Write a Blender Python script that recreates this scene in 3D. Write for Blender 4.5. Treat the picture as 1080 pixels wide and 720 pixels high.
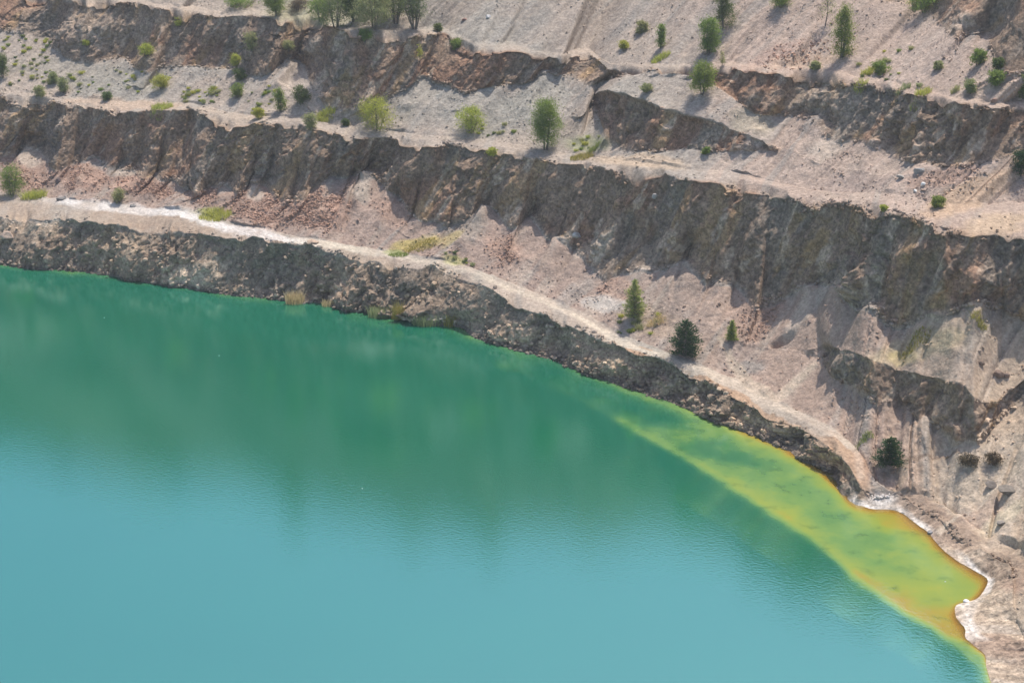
import bpy, math, random
import numpy as np
from mathutils import Vector

for o in list(bpy.data.objects):
    bpy.data.objects.remove(o, do_unlink=True)

# ------------------------------------------------------------------ camera
W0, H0, FOC = 1080.0, 720.0, 1700.0
CAM_Z, PITCH = 80.0, math.radians(-20.5)
sc = bpy.context.scene
COL = sc.collection
cam_d = bpy.data.cameras.new('camera')
cam_d.sensor_width = 36.0
cam_d.lens = 36.0 * FOC / W0
cam_d.clip_start = 1.0
cam_d.clip_end = 6000.0
cam = bpy.data.objects.new('camera', cam_d)
cam.location = (0, 0, CAM_Z)
cam.rotation_euler = (math.pi / 2 + PITCH, 0, 0)
COL.objects.link(cam)
sc.camera = cam

# ------------------------------------------------------------------ sky, sun, exposure
SUN_EL = math.radians(65)
SUN_AZ = math.radians(34)            # clockwise from +Y (the view direction)
world = bpy.data.worlds.new('World')
sc.world = world
world.use_nodes = True
wn = world.node_tree.nodes
wl = world.node_tree.links
wn.clear()
sky = wn.new('ShaderNodeTexSky')
sky.sky_type = 'NISHITA'
sky.sun_disc = False
sky.sun_elevation = SUN_EL
sky.sun_rotation = SUN_AZ
sky.altitude = 300
sky.air_density = 1.0
sky.dust_density = 2.5
sky.ozone_density = 1.0
bg = wn.new('ShaderNodeBackground')
bg.inputs['Strength'].default_value = 0.15
wo = wn.new('ShaderNodeOutputWorld')
wl.new(sky.outputs[0], bg.inputs[0])
wl.new(bg.outputs[0], wo.inputs[0])
sun_d = bpy.data.lights.new('sun', 'SUN')
sun_d.energy = 3.8
sun_d.angle = math.radians(0.55)
sun_d.color = (1.0, 0.955, 0.88)
sun = bpy.data.objects.new('sun', sun_d)
sd = Vector((math.sin(SUN_AZ) * math.cos(SUN_EL), math.cos(SUN_AZ) * math.cos(SUN_EL), math.sin(SUN_EL)))
sun.rotation_euler = sd.to_track_quat('Z', 'Y').to_euler()
sun.location = (100, 200, 200)
COL.objects.link(sun)
vs = sc.view_settings
vs.view_transform = 'Standard'
vs.look = 'None'
vs.gamma = 1.0
vs.exposure = 0.45
vs.use_curve_mapping = False

# ------------------------------------------------------------------ helpers
rng = np.random.default_rng(7)
random.seed(7)
CP, SP = math.cos(PITCH), math.sin(PITCH)

def ray(px, py):
    px = np.asarray(px, float); py = np.asarray(py, float)
    a = (px - W0 / 2) / FOC
    b = -(py - H0 / 2) / FOC
    return np.stack([a, CP - b * SP, SP + b * CP], -1)

def at_z(px, py, z):
    d = ray(px, py)
    t = (np.asarray(z) - CAM_Z) / d[..., 2]
    return np.array([0, 0, CAM_Z]) + d * t[..., None]

def project(P):
    d = P - np.array([0, 0, CAM_Z])
    dep = d[..., 1] * CP + d[..., 2] * SP
    up = -d[..., 1] * SP + d[..., 2] * CP
    return W0 / 2 + FOC * d[..., 0] / dep, H0 / 2 - FOC * up / dep

_tab = np.random.default_rng(3).random(65536).astype(np.float32)

def _h(i, j, k, s):
    n = (i * 73856093) ^ (j * 19349663) ^ (k * 83492791) ^ (s * 2654435)
    n = (n ^ (n >> 13)) * 1274126177
    return _tab[(n ^ (n >> 16)) & 65535]

def noise(x, y, z, s=0):
    """value noise, -1..1"""
    xi = np.floor(x).astype(np.int64); yi = np.floor(y).astype(np.int64); zi = np.floor(z).astype(np.int64)
    f = [v - w for v, w in ((x, xi), (y, yi), (z, zi))]
    fx, fy, fz = [t * t * t * (t * (t * 6 - 15) + 10) for t in f]
    out = 0
    for dx in (0, 1):
        wx = fx if dx else 1 - fx
        for dy in (0, 1):
            wy = fy if dy else 1 - fy
            for dz in (0, 1):
                wz = fz if dz else 1 - fz
                out = out + _h(xi + dx, yi + dy, zi + dz, s) * wx * wy * wz
    return out * 2 - 1

def fbm(x, y, z, s=0, octv=4, gain=0.5):
    a, t, f = 1.0, 0, 1.0
    for o in range(octv):
        t = t + a * noise(x * f, y * f, z * f, s + o * 17)
        a *= gain; f *= 2.03
    return t

def ridged(x, y, z, s=0, octv=3):
    a, t, f = 1.0, 0, 1.0
    for o in range(octv):
        t = t + a * (1 - 2.2 * np.abs(noise(x * f, y * f, z * f, s + o * 13)))
        a *= 0.5; f *= 2.1
    return t

def cells(x, y, z, s=0):
    """Worley: random value of the nearest cell, F1, F2"""
    xi = np.floor(x).astype(np.int64); yi = np.floor(y).astype(np.int64); zi = np.floor(z).astype(np.int64)
    b1 = np.full(x.shape, 9.0); b2 = np.full(x.shape, 9.0); val = np.zeros(x.shape)
    for dx in (-1, 0, 1):
        for dy in (-1, 0, 1):
            for dz in (-1, 0, 1):
                i, j, k = xi + dx, yi + dy, zi + dz
                d = (i + _h(i, j, k, s) - x) ** 2 + (j + _h(i, j, k, s + 1) - y) ** 2 + (k + _h(i, j, k, s + 2) - z) ** 2
                m = d < b1
                b2 = np.where(m, b1, np.minimum(b2, d))
                val = np.where(m, _h(i, j, k, s + 3), val)
                b1 = np.where(m, d, b1)
    return val, np.sqrt(b1), np.sqrt(b2)

def gsmooth(a, sig, axis=0):
    r = int(sig * 3) + 1
    k = np.exp(-0.5 * (np.arange(-r, r + 1) / sig) ** 2); k /= k.sum()
    p = np.concatenate([np.repeat(a[:1], r, 0), a, np.repeat(a[-1:], r, 0)], 0)
    return np.convolve(p, k, 'valid')

def smoothstep(a, b, x):
    t = np.clip((x - a) / (b - a), 0, 1)
    return t * t * (3 - 2 * t)

def make_mesh(name, V, F, mat, smooth=True, normals=None, cols=None, attrs=None):
    F = np.asarray(F, np.int32)
    n = F.shape[1]
    me = bpy.data.meshes.new(name)
    me.vertices.add(len(V))
    me.vertices.foreach_set('co', np.ascontiguousarray(V, np.float32).ravel())
    me.loops.add(F.size)
    me.loops.foreach_set('vertex_index', F.ravel())
    me.polygons.add(len(F))
    me.polygons.foreach_set('loop_start', np.arange(0, F.size, n, dtype=np.int32))
    me.polygons.foreach_set('use_smooth', np.full(len(F), bool(smooth)))
    me.update(calc_edges=True)
    me.materials.append(mat)
    if cols is not None:
        a = me.color_attributes.new('albedo', 'FLOAT_COLOR', 'POINT')
        a.data.foreach_set('color', np.concatenate([cols, np.ones((len(cols), 1))], 1).astype(np.float32).ravel())
    for k, v in (attrs or {}).items():
        a = me.attributes.new(k, 'FLOAT', 'POINT')
        a.data.foreach_set('value', v.astype(np.float32))
    if normals is not None:
        me.normals_split_custom_set_from_vertices(normals)
    return me

def link(name, me, parent=None, **props):
    o = bpy.data.objects.new(name, me)
    COL.objects.link(o)
    if parent is not None:
        o.parent = parent
    for k, v in props.items():
        o[k] = v
    return o

# ------------------------------------------------------------------ feature lines of the pit
def P(*pts):
    """(u, px, py) or (px, py) with u = px"""
    a = np.array([(p[0], p[0], p[1]) if len(p) == 2 else p for p in pts], float)
    return a

def curve(u, a):
    return np.interp(u, a[:, 0], a[:, 1]), np.interp(u, a[:, 0], a[:, 2])

U = np.concatenate([np.arange(-450, -40, 3.5), np.arange(-40, 1260, 1.3), np.arange(1260, 1420, 4.0)])
NU = len(U)

S_ = P((-450, 240), (-250, 258), (0, 279), (60, 286), (110, 291), (150, 296), (190, 304), (240, 312), (300, 318), (350, 324),
       (400, 331), (450, 339), (488, 347), (500, 356), (530, 366), (570, 379), (610, 391), (640, 403), (680, 418), (720, 432),
       (760, 447), (800, 462), (830, 476), (850, 487), (870, 500), (882, 512), (889, 523), (900, 900, 531), (920, 920, 536),
       (940, 945, 537), (965, 960, 547), (990, 977, 561), (1020, 1000, 585), (1045, 1020, 599), (1070, 1043, 611),
       (1085, 1031, 630), (1100, 1006, 638), (1115, 1008, 652), (1140, 1017, 661), (1150, 1018, 667), (1165, 1017, 674),
       (1180, 1025, 680), (1200, 1039, 690), (1230, 1043, 712), (1270, 1055, 745), (1330, 1080, 800), (1420, 1140, 910))
E1_ = P((-450, 185), (-250, 205), (0, 226), (40, 232), (70, 231), (90, 229), (123, 237), (180, 243), (233, 248), (300, 255),
        (330, 258), (353, 266), (403, 275), (453, 281), (480, 285), (500, 294), (533, 315), (573, 332), (607, 347),
        (627, 354), (660, 368), (720, 390), (770, 414), (803, 431), (837, 442), (875, 467), (893, 893, 490), (900, 907, 510),
        (920, 925, 524), (940, 950, 527), (965, 972, 538), (990, 992, 550), (1020, 1015, 572), (1045, 1036, 588),
        (1070, 1062, 600), (1085, 1066, 615), (1100, 1068, 628), (1115, 1070, 640), (1140, 1074, 650), (1150, 1078, 656),
        (1165, 1082, 664), (1180, 1088, 672), (1200, 1095, 682), (1230, 1105, 705), (1270, 1125, 740), (1330, 1160, 790),
        (1420, 1240, 900))
T1_ = P((-450, 163), (-250, 180), (0, 201), (43, 204), (67, 207), (100, 211), (187, 221), (240, 231), (290, 242), (320, 249),
        (360, 257), (427, 267), (500, 281), (540, 297), (577, 311), (600, 322), (630, 337), (650, 350), (720, 376),
        (780, 398), (810, 418), (847, 432), (878, 450), (895, 903, 466), (905, 915, 495), (920, 935, 512), (940, 962, 515),
        (965, 985, 522), (990, 1005, 535), (1020, 1030, 553), (1045, 1052, 568), (1070, 1080, 585), (1100, 1095, 610),
        (1150, 1110, 640), (1200, 1130, 670), (1270, 1170, 720), (1420, 1310, 880))
B2_ = P((-450, 130), (-250, 145), (-100, 150), (-20, 165), (0, 163), (25, 158), (40, 160), (58, 178), (68, 177), (95, 169),
        (104, 170), (112, 178), (140, 180), (147, 189), (163, 187), (190, 191), (208, 202), (240, 195), (250, 205),
        (272, 193), (285, 200), (297, 211), (320, 211), (343, 192), (385, 187), (400, 195), (420, 209), (440, 228),
        (478, 234), (495, 229), (512, 223), (522, 226), (537, 238), (545, 241), (560, 231), (565, 238), (575, 251),
        (598, 256), (612, 267), (637, 292), (660, 287), (680, 285), (690, 288), (720, 280), (743, 297), (777, 303),
        (797, 322), (830, 312), (853, 305), (883, 306), (890, 318), (905, 328), (917, 329), (947, 344), (987, 333),
        (1033, 321), (1080, 333), (1150, 330), (1300, 300), (1420, 280))
E2_ = P((-450, 72), (-250, 85), (0, 102), (50, 108), (117, 117), (200, 118), (253, 130), (317, 135), (360, 142), (410, 147),
        (457, 155), (493, 155), (527, 162), (593, 172), (650, 180), (720, 190), (780, 194), (807, 201), (847, 213),
        (933, 223), (960, 230), (997, 243), (1030, 247), (1080, 250), (1150, 250), (1300, 235), (1420, 220))
F2_ = P((-450, 62), (-250, 75), (0, 94), (50, 100), (117, 106), (200, 108), (253, 118), (317, 124), (360, 131), (410, 136), (457, 143),
        (493, 144), (527, 150), (593, 160), (650, 168), (720, 177), (780, 180), (807, 187), (847, 198), (947, 205),
        (997, 213), (1030, 212), (1080, 208), (1150, 205), (1420, 180))
B2b_ = P((622, 108), (630, 120), (637, 146), (650, 157), (687, 163), (720, 159), (770, 160), (800, 160), (815, 159), (835, 158))
E2b_ = P((622, 100), (632, 96), (640, 94), (650, 97), (677, 104), (720, 121), (760, 131), (803, 149), (815, 156), (835, 156))
B1b_ = P((868, 385), (880, 399), (907, 407), (927, 426), (949, 421), (972, 444), (980, 441), (1010, 464), (1030, 464),
         (1047, 447), (1080, 420), (1150, 400), (1420, 330))
E1b_ = P((868, 362), (880, 367), (900, 371), (922, 377), (950, 389), (970, 392), (995, 400), (1017, 406), (1027, 420),
         (1050, 422), (1065, 411), (1080, 402), (1150, 395), (1420, 327))
B3_ = P((-450, 5), (-250, 20), (0, 33), (45, 40), (57, 52), (75, 65), (100, 68), (127, 62), (145, 78), (160, 80), (168, 71),
        (200, 73), (230, 76), (262, 80), (285, 78), (300, 68), (318, 64), (328, 95), (345, 112), (360, 118), (380, 116),
        (427, 95), (447, 82), (470, 93), (490, 101), (510, 95), (533, 93), (560, 86), (577, 79), (600, 80), (620, 89),
        (637, 86), (650, 82), (690, 80), (740, 85), (757, 95), (775, 108), (800, 124), (830, 122), (857, 128), (868, 145),
        (885, 150), (905, 148), (920, 152), (945, 165), (985, 180), (1020, 176), (1050, 170), (1080, 163), (1150, 155),
        (1420, 140))
E3_ = P((-450, -40), (-250, -30), (0, -8), (50, 0), (100, 1), (150, 4), (190, 14), (230, 19), (265, 16), (300, 22), (330, 24),
        (360, 31), (403, 37), (470, 37), (500, 50), (547, 57), (593, 62), (620, 60), (637, 72), (650, 78), (690, 75),
        (740, 76), (757, 73), (800, 76), (850, 80), (885, 85), (920, 92), (950, 97), (985, 102), (1010, 108), (1050, 114),
        (1080, 115), (1150, 112), (1420, 95))
B4_ = P((-450, -95), (-250, -80), (0, -45), (360, -25), (500, -30), (700, -30), (860, -12), (905, -1), (950, 5), (972, 8), (990, 25),
        (1005, 45), (1022, 38), (1040, 36), (1048, 66), (1060, 82), (1080, 78), (1150, 70), (1420, 50))
E4_ = P((-450, -140), (-250, -125), (0, -95), (360, -75), (500, -80), (700, -80), (860, -65), (950, -55), (1005, -35), (1040, -25), (1080, -12),
        (1150, -8), (1420, -25))
SH_ = P((-450, 249), (-250, 268), (0, 287), (150, 303), (240, 319), (300, 326), (350, 336), (400, 347), (450, 358), (500, 375), (530, 388),
        (570, 403), (610, 421), (640, 437), (680, 458), (720, 480), (760, 503), (800, 529), (830, 548), (850, 561),
        (870, 577), (882, 587), (889, 893, 598), (900, 905, 607), (920, 925, 622), (940, 938, 632), (965, 952, 641),
        (990, 962, 648), (1020, 972, 653), (1045, 980, 658), (1070, 986, 661), (1085, 990, 663), (1100, 992, 665),
        (1115, 995, 667), (1140, 998, 669), (1150, 1000, 671), (1165, 1002, 677), (1180, 1008, 685), (1200, 1018, 698),
        (1230, 1025, 722), (1270, 1035, 757), (1330, 1060, 812), (1420, 1115, 920))

def jag(amp, wl, seed):
    z0 = np.zeros(NU)
    return amp * fbm(U / wl, z0, z0 + seed * 3.1, seed, 3)

# lines of fall lean to the upper right: lower lines are read a little further left, upper ones further right
fade_r = 1 - smoothstep(810, 890, U)
fade_e = 1 - smoothstep(1080, 1400, U)
LOWSH = {'S': -46, 'E1': -42, 'T1': -38, 'B2': -12}
UPSH = {'E2': 0, 'F2': 3, 'B2b': 14, 'E2b': 18, 'B3': 26, 'E3': 38, 'G1': 40, 'B4': 74, 'E4': 90}
def uk(k):
    return U + LOWSH[k] * fade_r if k in LOWSH else U + UPSH[k] * fade_e
def line(k, tab, amp=0, wl=10, seed=0, sm=0):
    x, y = curve(uk(k), tab)
    if amp: y = y + jag(amp, wl, seed)
    if sm: x, y = gsmooth(x, sm), gsmooth(y, sm)
    return x, y
S = line('S', S_, 1.2, 18, 8, 2.2)
E1 = line('E1', E1_, 3.4, 24, 1, 1.5)
T1 = line('T1', T1_, sm=5)
B2 = line('B2', B2_, sm=1.2)
_m = gsmooth(B2[1], 45)
B2 = (B2[0], _m + (B2[1] - _m) * 1.3 + 5.0 * np.abs(noise(U / 13, U * 0, U * 0, 12)) - 1.2)
E2 = line('E2', E2_, 2.6, 24, 3, 0.8)
F2 = line('F2', F2_, sm=6)
B3 = line('B3', B3_, sm=2.5)
E3 = line('E3', E3_, 3.2, 22, 5, 1.0)
B4 = line('B4', B4_, sm=3)
E4 = line('E4', E4_, 2.0, 14, 6)
SH = line('S', SH_, sm=3)

def pair(lo, hi, tabB, tabE, a, b, frac, Uq):
    """base and top lines of a short cliff that exists only for a < u < b; elsewhere a thin seam between lo and hi"""
    w = np.ones(NU)
    if a is not None: w = w * smoothstep(a - 14, a + 2, Uq)
    if b is not None: w = w * (1 - smoothstep(b - 2, b + 14, Uq))
    res = []
    for tab, f in ((tabB, frac), (tabE, frac + 0.04)):
        q = curve(Uq, tab)
        res.append((w * q[0] + (1 - w) * (lo[0] + f * (hi[0] - lo[0])), w * q[1] + (1 - w) * (lo[1] + f * (hi[1] - lo[1]))))
    return res

B1b, E1b = pair(T1, B2, B1b_, E1b_, 868, None, 0.45, U - 20 * fade_r)
B2b, E2b = pair(F2, B3, B2b_, E2b_, 624, 815, 0.5, uk('B2b'))
w_low = smoothstep(862, 875, U)                                                   # where the short cliffs really stand
w_mid = smoothstep(618, 630, uk('B2b')) * (1 - smoothstep(805, 825, uk('B2b')))
G1 = (E3[0], E3[1] - 7 - 3 * np.clip(noise(U / 60, U * 0, U * 0, 9), -1, 1))

# ------------------------------------------------------------------ give every line its height from believable slopes
def climb(Pp, q, ang):
    """the point on the ray through q that lies above Pp at the slope ang (degrees)"""
    d = ray(q[0], q[1]); ta = np.tan(np.radians(ang)) * np.ones(NU)
    C = np.array([0, 0, CAM_Z])
    dxy = d[:, :2]; c = Pp[:, :2]
    lo = (dxy * c).sum(1) / (dxy ** 2).sum(1)
    hi = lo * 1.6
    for _ in range(50):
        t = (lo + hi) / 2
        Q = C + d * t[:, None]
        f = (Q[:, 2] - Pp[:, 2]) - ta * np.hypot(Q[:, 0] - c[:, 0], Q[:, 1] - c[:, 1])
        # near side: too high; far side: too low
        lo = np.where(f > 0, t, lo); hi = np.where(f > 0, hi, t)
    return C + d * ((lo + hi) / 2)[:, None]

def settle(Pp, q, ang, sig, zmin=0.15):
    # the line of sight crosses the wall at a slant towards the right: keep the TRUE dip at ang
    t = np.gradient(np.stack([gsmooth(Pp[:, 0], 30), gsmooth(Pp[:, 1], 30)], 1), axis=0)
    t /= np.linalg.norm(t, axis=1)[:, None] + 1e-9
    d = ray(q[0], q[1])[:, :2]; d = d / np.linalg.norm(d, axis=1)[:, None]
    cphi = gsmooth(np.clip(np.abs(t[:, 0] * d[:, 1] - t[:, 1] * d[:, 0]), 0.5, 1), 20)
    Q = climb(Pp, q, np.degrees(np.arctan(np.tan(np.radians(ang * np.ones(NU))) * cphi)))
    z = Q[:, 2]
    if sig: z = gsmooth(z, sig)
    z = np.maximum(z, Pp[:, 2] + zmin * 0.2)
    return at_z(q[0], q[1], z)

right = smoothstep(885, 925, U)
rows = {}
rows['S'] = at_z(S[0], S[1], np.zeros(NU))
rows['E1'] = settle(rows['S'], E1, 64 * (1 - right) + 30 * right - 16 * np.exp(-((U - 30) / 60) ** 2), 6)
rows['T1'] = settle(rows['E1'], T1, 5 * (1 - right) + 30 * right, 14)
rows['B1b'] = settle(rows['T1'], B1b, 31, 3)
rows['E1b'] = settle(rows['B1b'], E1b, 66 * w_low + 33 * (1 - w_low), 4)
rows['B2'] = settle(rows['E1b'], B2, 35, 3)
rows['E2'] = settle(rows['B2'], E2, 69, 22)
rows['F2'] = settle(rows['E2'], F2, 10, 22)
rows['B2b'] = settle(rows['F2'], B2b, 31, 4)
rows['E2b'] = settle(rows['B2b'], E2b, 64 * w_mid + 33 * (1 - w_mid), 5)
rows['B3'] = settle(rows['E2b'], B3, 33, 4)
uq3 = uk('E3')
slump = np.exp(-((uq3 - 15) / 30) ** 2) + np.exp(-((uq3 - 485) / 20) ** 2) + 0.8 * np.exp(-((uq3 - 690) / 60) ** 2) + 0.7 * np.exp(-((uq3 - 610) / 14) ** 2)
rows['E3'] = settle(rows['B3'], E3, 65 - 24 * np.clip(slump, 0, 1), 8)
rows['G1'] = settle(rows['E3'], G1, 9, 16)
rows['B4'] = settle(rows['G1'], B4, 34, 6)
rows['E4'] = settle(rows['B4'], E4, 62, 20)
# above the picture: a bench, the last slope and the crest, then the plateau
tan_ = np.gradient(np.stack([gsmooth(rows['E4'][:, 0], 40), gsmooth(rows['E4'][:, 1], 40)], 1), axis=0)
outw = np.stack([-tan_[:, 1], tan_[:, 0]], 1)
outw /= np.linalg.norm(outw, axis=1)[:, None]
outw[outw[:, 1] < -0.2] *= 1
def push(Pp, dist, z):
    Q = Pp.copy(); Q[:, :2] += outw * np.asarray(dist).reshape(-1, 1) * np.ones((NU, 1)); Q[:, 2] = z
    return Q
zE4 = gsmooth(rows['E4'][:, 2], 60)
CREST = np.maximum(zE4 + 4, 67 + 17 * (1 - smoothstep(150, 1000, U)) + 3.0 * noise(U / 130, U * 0, U * 0, 21))
rows['G5'] = push(rows['E4'], 5, zE4 + 0.6)
rows['CR'] = push(rows['E4'], 5 + (CREST - zE4) * 0.75, CREST)
rows['PL'] = push(rows['CR'], 60, CREST + 4)
FAR = rows['PL'].copy(); FAR[:, :2] *= 8; FAR[:, 2] = 70
rows['FAR'] = FAR
if __name__ != '__main__' or True:
    for k, v in rows.items():
        print(k, 'z', np.round(np.interp([0, 250, 500, 750, 950, 1075], U, v[:, 2]), 1), 'Y', np.round(np.interp([0, 500, 1000], U, v[:, 1]), 0))

# ------------------------------------------------------------------ materials
def new_mat(name):
    m = bpy.data.materials.new(name); m.use_nodes = True
    nt = m.node_tree
    nt.nodes.clear()
    out = nt.nodes.new('ShaderNodeOutputMaterial')
    return m, nt, out

def nd(nt, typ, **kw):
    n = nt.nodes.new(typ)
    for k, v in kw.items():
        if k in n.inputs: n.inputs[k].default_value = v
        else: setattr(n, k, v)
    return n

def mixrgb(nt, a, b, fac, mode='MIX'):
    n = nt.nodes.new('ShaderNodeMix'); n.data_type = 'RGBA'; n.blend_type = mode
    for s, v in ((0, fac), (6, a), (7, b)):
        if hasattr(v, 'is_linked') or hasattr(v, 'links'): nt.links.new(v, n.inputs[s])
        else: n.inputs[s].default_value = v
    return n.outputs[2]

def ground_material(name, grain, contrast, bump, rough=0.95):
    """vertex albedo (the kinds of rock and soil) broken up by fine grain and relief"""
    m, nt, out = new_mat(name)
    L = nt.links.new
    at = nd(nt, 'ShaderNodeAttribute', attribute_name='albedo')
    geo = nd(nt, 'ShaderNodeNewGeometry')
    n1 = nd(nt, 'ShaderNodeTexNoise', Scale=grain, Detail=6.0, Roughness=0.65)
    L(geo.outputs['Position'], n1.inputs['Vector'])
    r1 = nd(nt, 'ShaderNodeMapRange')
    for i, v in zip((1, 2, 3, 4), (0.3, 0.7, 1 - contrast, 1 + contrast)): r1.inputs[i].default_value = v
    L(n1.outputs['Fac'], r1.inputs[0])
    vo = nd(nt, 'ShaderNodeTexVoronoi', Scale=grain * 2.2)
    L(geo.outputs['Position'], vo.inputs['Vector'])
    sep = nd(nt, 'ShaderNodeSeparateColor')
    L(vo.outputs['Color'], sep.inputs[0])
    r2 = nd(nt, 'ShaderNodeMapRange')
    for i, v in zip((1, 2, 3, 4), (0.0, 1.0, 1 - contrast * 0.7, 1 + contrast * 0.7)): r2.inputs[i].default_value = v
    L(sep.outputs[0], r2.inputs[0])
    mu = nd(nt, 'ShaderNodeMath', operation='MULTIPLY')
    L(r1.outputs[0], mu.inputs[0]); L(r2.outputs[0], mu.inputs[1])
    cmb = nd(nt, 'ShaderNodeCombineColor')
    for i in range(3): L(mu.outputs[0], cmb.inputs[i])
    col = mixrgb(nt, at.outputs['Color'], cmb.outputs[0], 1.0, 'MULTIPLY')
    bs = nd(nt, 'ShaderNodeBsdfPrincipled', Roughness=rough)
    bs.inputs['Specular IOR Level'].default_value = 0.15
    L(col, bs.inputs['Base Color'])
    bp = nd(nt, 'ShaderNodeBump', Strength=bump, Distance=0.25)
    L(n1.outputs['Fac'], bp.inputs['Height'])
    L(bp.outputs[0], bs.inputs['Normal'])
    L(bs.outputs[0], out.inputs[0])
    return m

M_ROCK = ground_material('fractured_rock', 1.7, 0.38, 1.0)
M_SOIL = ground_material('gravelly_soil', 2.0, 0.22, 0.8)

# ------------------------------------------------------------------ the pit wall: one lofted grid, cut into its pieces
# (lower line, upper line, subdivisions, ruggedness inside, object name, material, label)
right_v = right
ones = np.ones(NU)
STRIPS = [
    ('S', 'E1', 52, 1 - 0.87 * right, 'rock_face'),
    ('E1', 'T1', 14, 0.04 + 0.1 * right, 'track'),
    ('T1', 'B1b', 56, 0.10 * right * ones, 'talus_slope'),
    ('B1b', 'E1b', 26, 0.95 * w_low, 'rock_face'),
    ('E1b', 'B2', 46, 0.0 * ones, 'talus_slope'),
    ('B2', 'E2', 82, ones, 'rock_face'),
    ('E2', 'F2', 18, 0.07 * ones, 'terrace'),
    ('F2', 'B2b', 32, 0.0 * ones, 'talus_slope'),
    ('B2b', 'E2b', 34, 0.95 * w_mid, 'rock_face'),
    ('E2b', 'B3', 32, 0.0 * ones, 'talus_slope'),
    ('B3', 'E3', 68, ones * (1 - 0.85 * smoothstep(640, 655, uk('B3')) * (1 - smoothstep(735, 755, uk('B3')))) * (1 - 0.4 * np.clip(slump, 0, 1)), 'rock_face'),
    ('E3', 'G1', 8, 0.16 * ones, 'terrace'),
    ('G1', 'B4', 62, 0.0 * ones, 'talus_slope'),
    ('B4', 'E4', 40, ones, 'rock_face'),
    ('E4', 'G5', 5, 0.05 * ones, 'terrace'),
    ('G5', 'CR', 14, 0.35 * ones, 'hillside'),
    ('CR', 'PL', 12, 0.0 * ones, 'plateau'),
    ('PL', 'FAR', 5, 0.0 * ones, 'plateau'),
]
EDGE = {'S': 0.30, 'E1': 0.22, 'T1': 0.0, 'B1b': 0.2, 'E1b': 0.25, 'B2': 0.10, 'E2': 0.50, 'F2': 0.0, 'B2b': 0.2, 'E2b': 0.25,
        'B3': 0.12, 'E3': 0.60, 'G1': 0.0, 'B4': 0.2, 'E4': 0.25, 'G5': 0.1, 'CR': 0.0, 'PL': 0.0, 'FAR': 0.0}
edge = {k: v * ones for k, v in EDGE.items()}
edge['S'] = 0.3 * (1 - right) + 0.06; edge['E1'] = edge['E1'] * (1 - right) + 0.12 * right; edge['T1'] = 0.1 * right
edge['B1b'] = 0.2 * w_low; edge['E1b'] = 0.25 * w_low
edge['B2b'] = 0.2 * w_mid; edge['E2b'] = 0.25 * w_mid

grid, crag, strip_id, ranges, vpar = [], [], [], [], []
r0 = 0
for si, (a, b, n, inner, nm) in enumerate(STRIPS):
    last = si == len(STRIPS) - 1
    vv = np.linspace(0, 1, n + 1)
    ranges.append((r0, r0 + n))
    for j, v in enumerate(vv[:-1] if not last else vv):
        pr = rows[a] * (1 - v) + rows[b] * v
        if nm == 'talus_slope':                                     # slightly hollow: steeper near the head
            pr[:, 2] -= 0.06 * (rows[b][:, 2] - rows[a][:, 2]) * math.sin(math.pi * v) * (1 if a != 'G1' else 0.5)
        pl = 1 - (2 * v - 1) ** 4
        grid.append(pr)
        crag.append((edge[a] * (1 - v) + edge[b] * v) * (1 - pl) + inner * pl)
        strip_id.append(si); vpar.append(v)
    r0 += n
G = np.array(grid); CR_ = np.array(crag); SID = np.array(strip_id); VP = np.array(vpar)
NR = G.shape[0]
print('grid', G.shape)

def grid_normals(A):
    du = np.gradient(A, axis=1); dv = np.gradient(A, axis=0)
    n = np.cross(du, dv)
    n /= np.linalg.norm(n, axis=2)[..., None] + 1e-9
    if n[..., 2].mean() < 0: n = -n
    return n

# outward horizontal direction of the wall (towards the lake), smooth along u
inw = np.empty((NR, NU, 2))
for k in range(0, NR):
    if k % 6 == 0 or k == NR - 1:
        t = np.gradient(np.stack([gsmooth(G[k, :, 0], 14), gsmooth(G[k, :, 1], 14)], 1), axis=0)
        d = np.stack([t[:, 1], -t[:, 0]], 1); d /= np.linalg.norm(d, axis=1)[:, None] + 1e-9
    inw[k] = d
e2 = np.stack([gsmooth(rows['E2'][:, 0], 8), gsmooth(rows['E2'][:, 1], 8)], 1)
s_u = np.concatenate([[0], np.cumsum(np.linalg.norm(np.diff(e2, axis=0), axis=1))])
Sg = np.broadcast_to(s_u, (NR, NU))
PX, PY = project(G)
X, Y, Z = G[..., 0].copy(), G[..., 1].copy(), G[..., 2].copy()
LEAN = 0.75
Sl = Sg - LEAN * Z                                                   # runs down the fall lines

# --- rock: buttresses, gullies, blocks
c = np.clip(CR_, 0, 1)
debris = np.exp(-(((PX - 203) / 24) ** 2 + ((PY - 290) / 22) ** 2) ** 2) + 0.8 * np.exp(-(((PX - 30) / 42) ** 2 + ((PY - 232) / 16) ** 2) ** 2)
c = c * (1 - 0.45 * np.clip(debris, 0, 1))
disp = np.zeros_like(X)
Sr = Sg - 0.45 * Z
rug = np.where((SID == 0)[:, None], 1.9, 1.25) * (0.4 + 0.85 * smoothstep(-0.35, 0.45, noise(Sr / 11, Z / 9, Z * 0, 30)))
disp += np.where((SID == 0)[:, None], 2.0, 1.3) * noise(Sr / 14.0, Z / 30.0, Z * 0, 31)
disp += 0.34 * ridged(Sr / 2.1, Z / 11.0, Z * 0 + 8, 35, 2)
disp += 0.75 * ridged(Sr / 6.5, Z / 15.0, Z * 0 + 3, 33, 3)
disp += 0.40 * fbm(Sr / 2.4, Z / 6.0, Y / 30, 37, 3) * rug
m = c > 0.02
cv, f1, f2 = cells(Sr[m] / 2.6, Z[m] / 2.6, Y[m] / 5.0, 41)
bl = np.zeros_like(X); bl[m] = (cv - 0.5) * 0.5 - 0.12 * np.exp(-((f2 - f1) / 0.12) ** 2)
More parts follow.
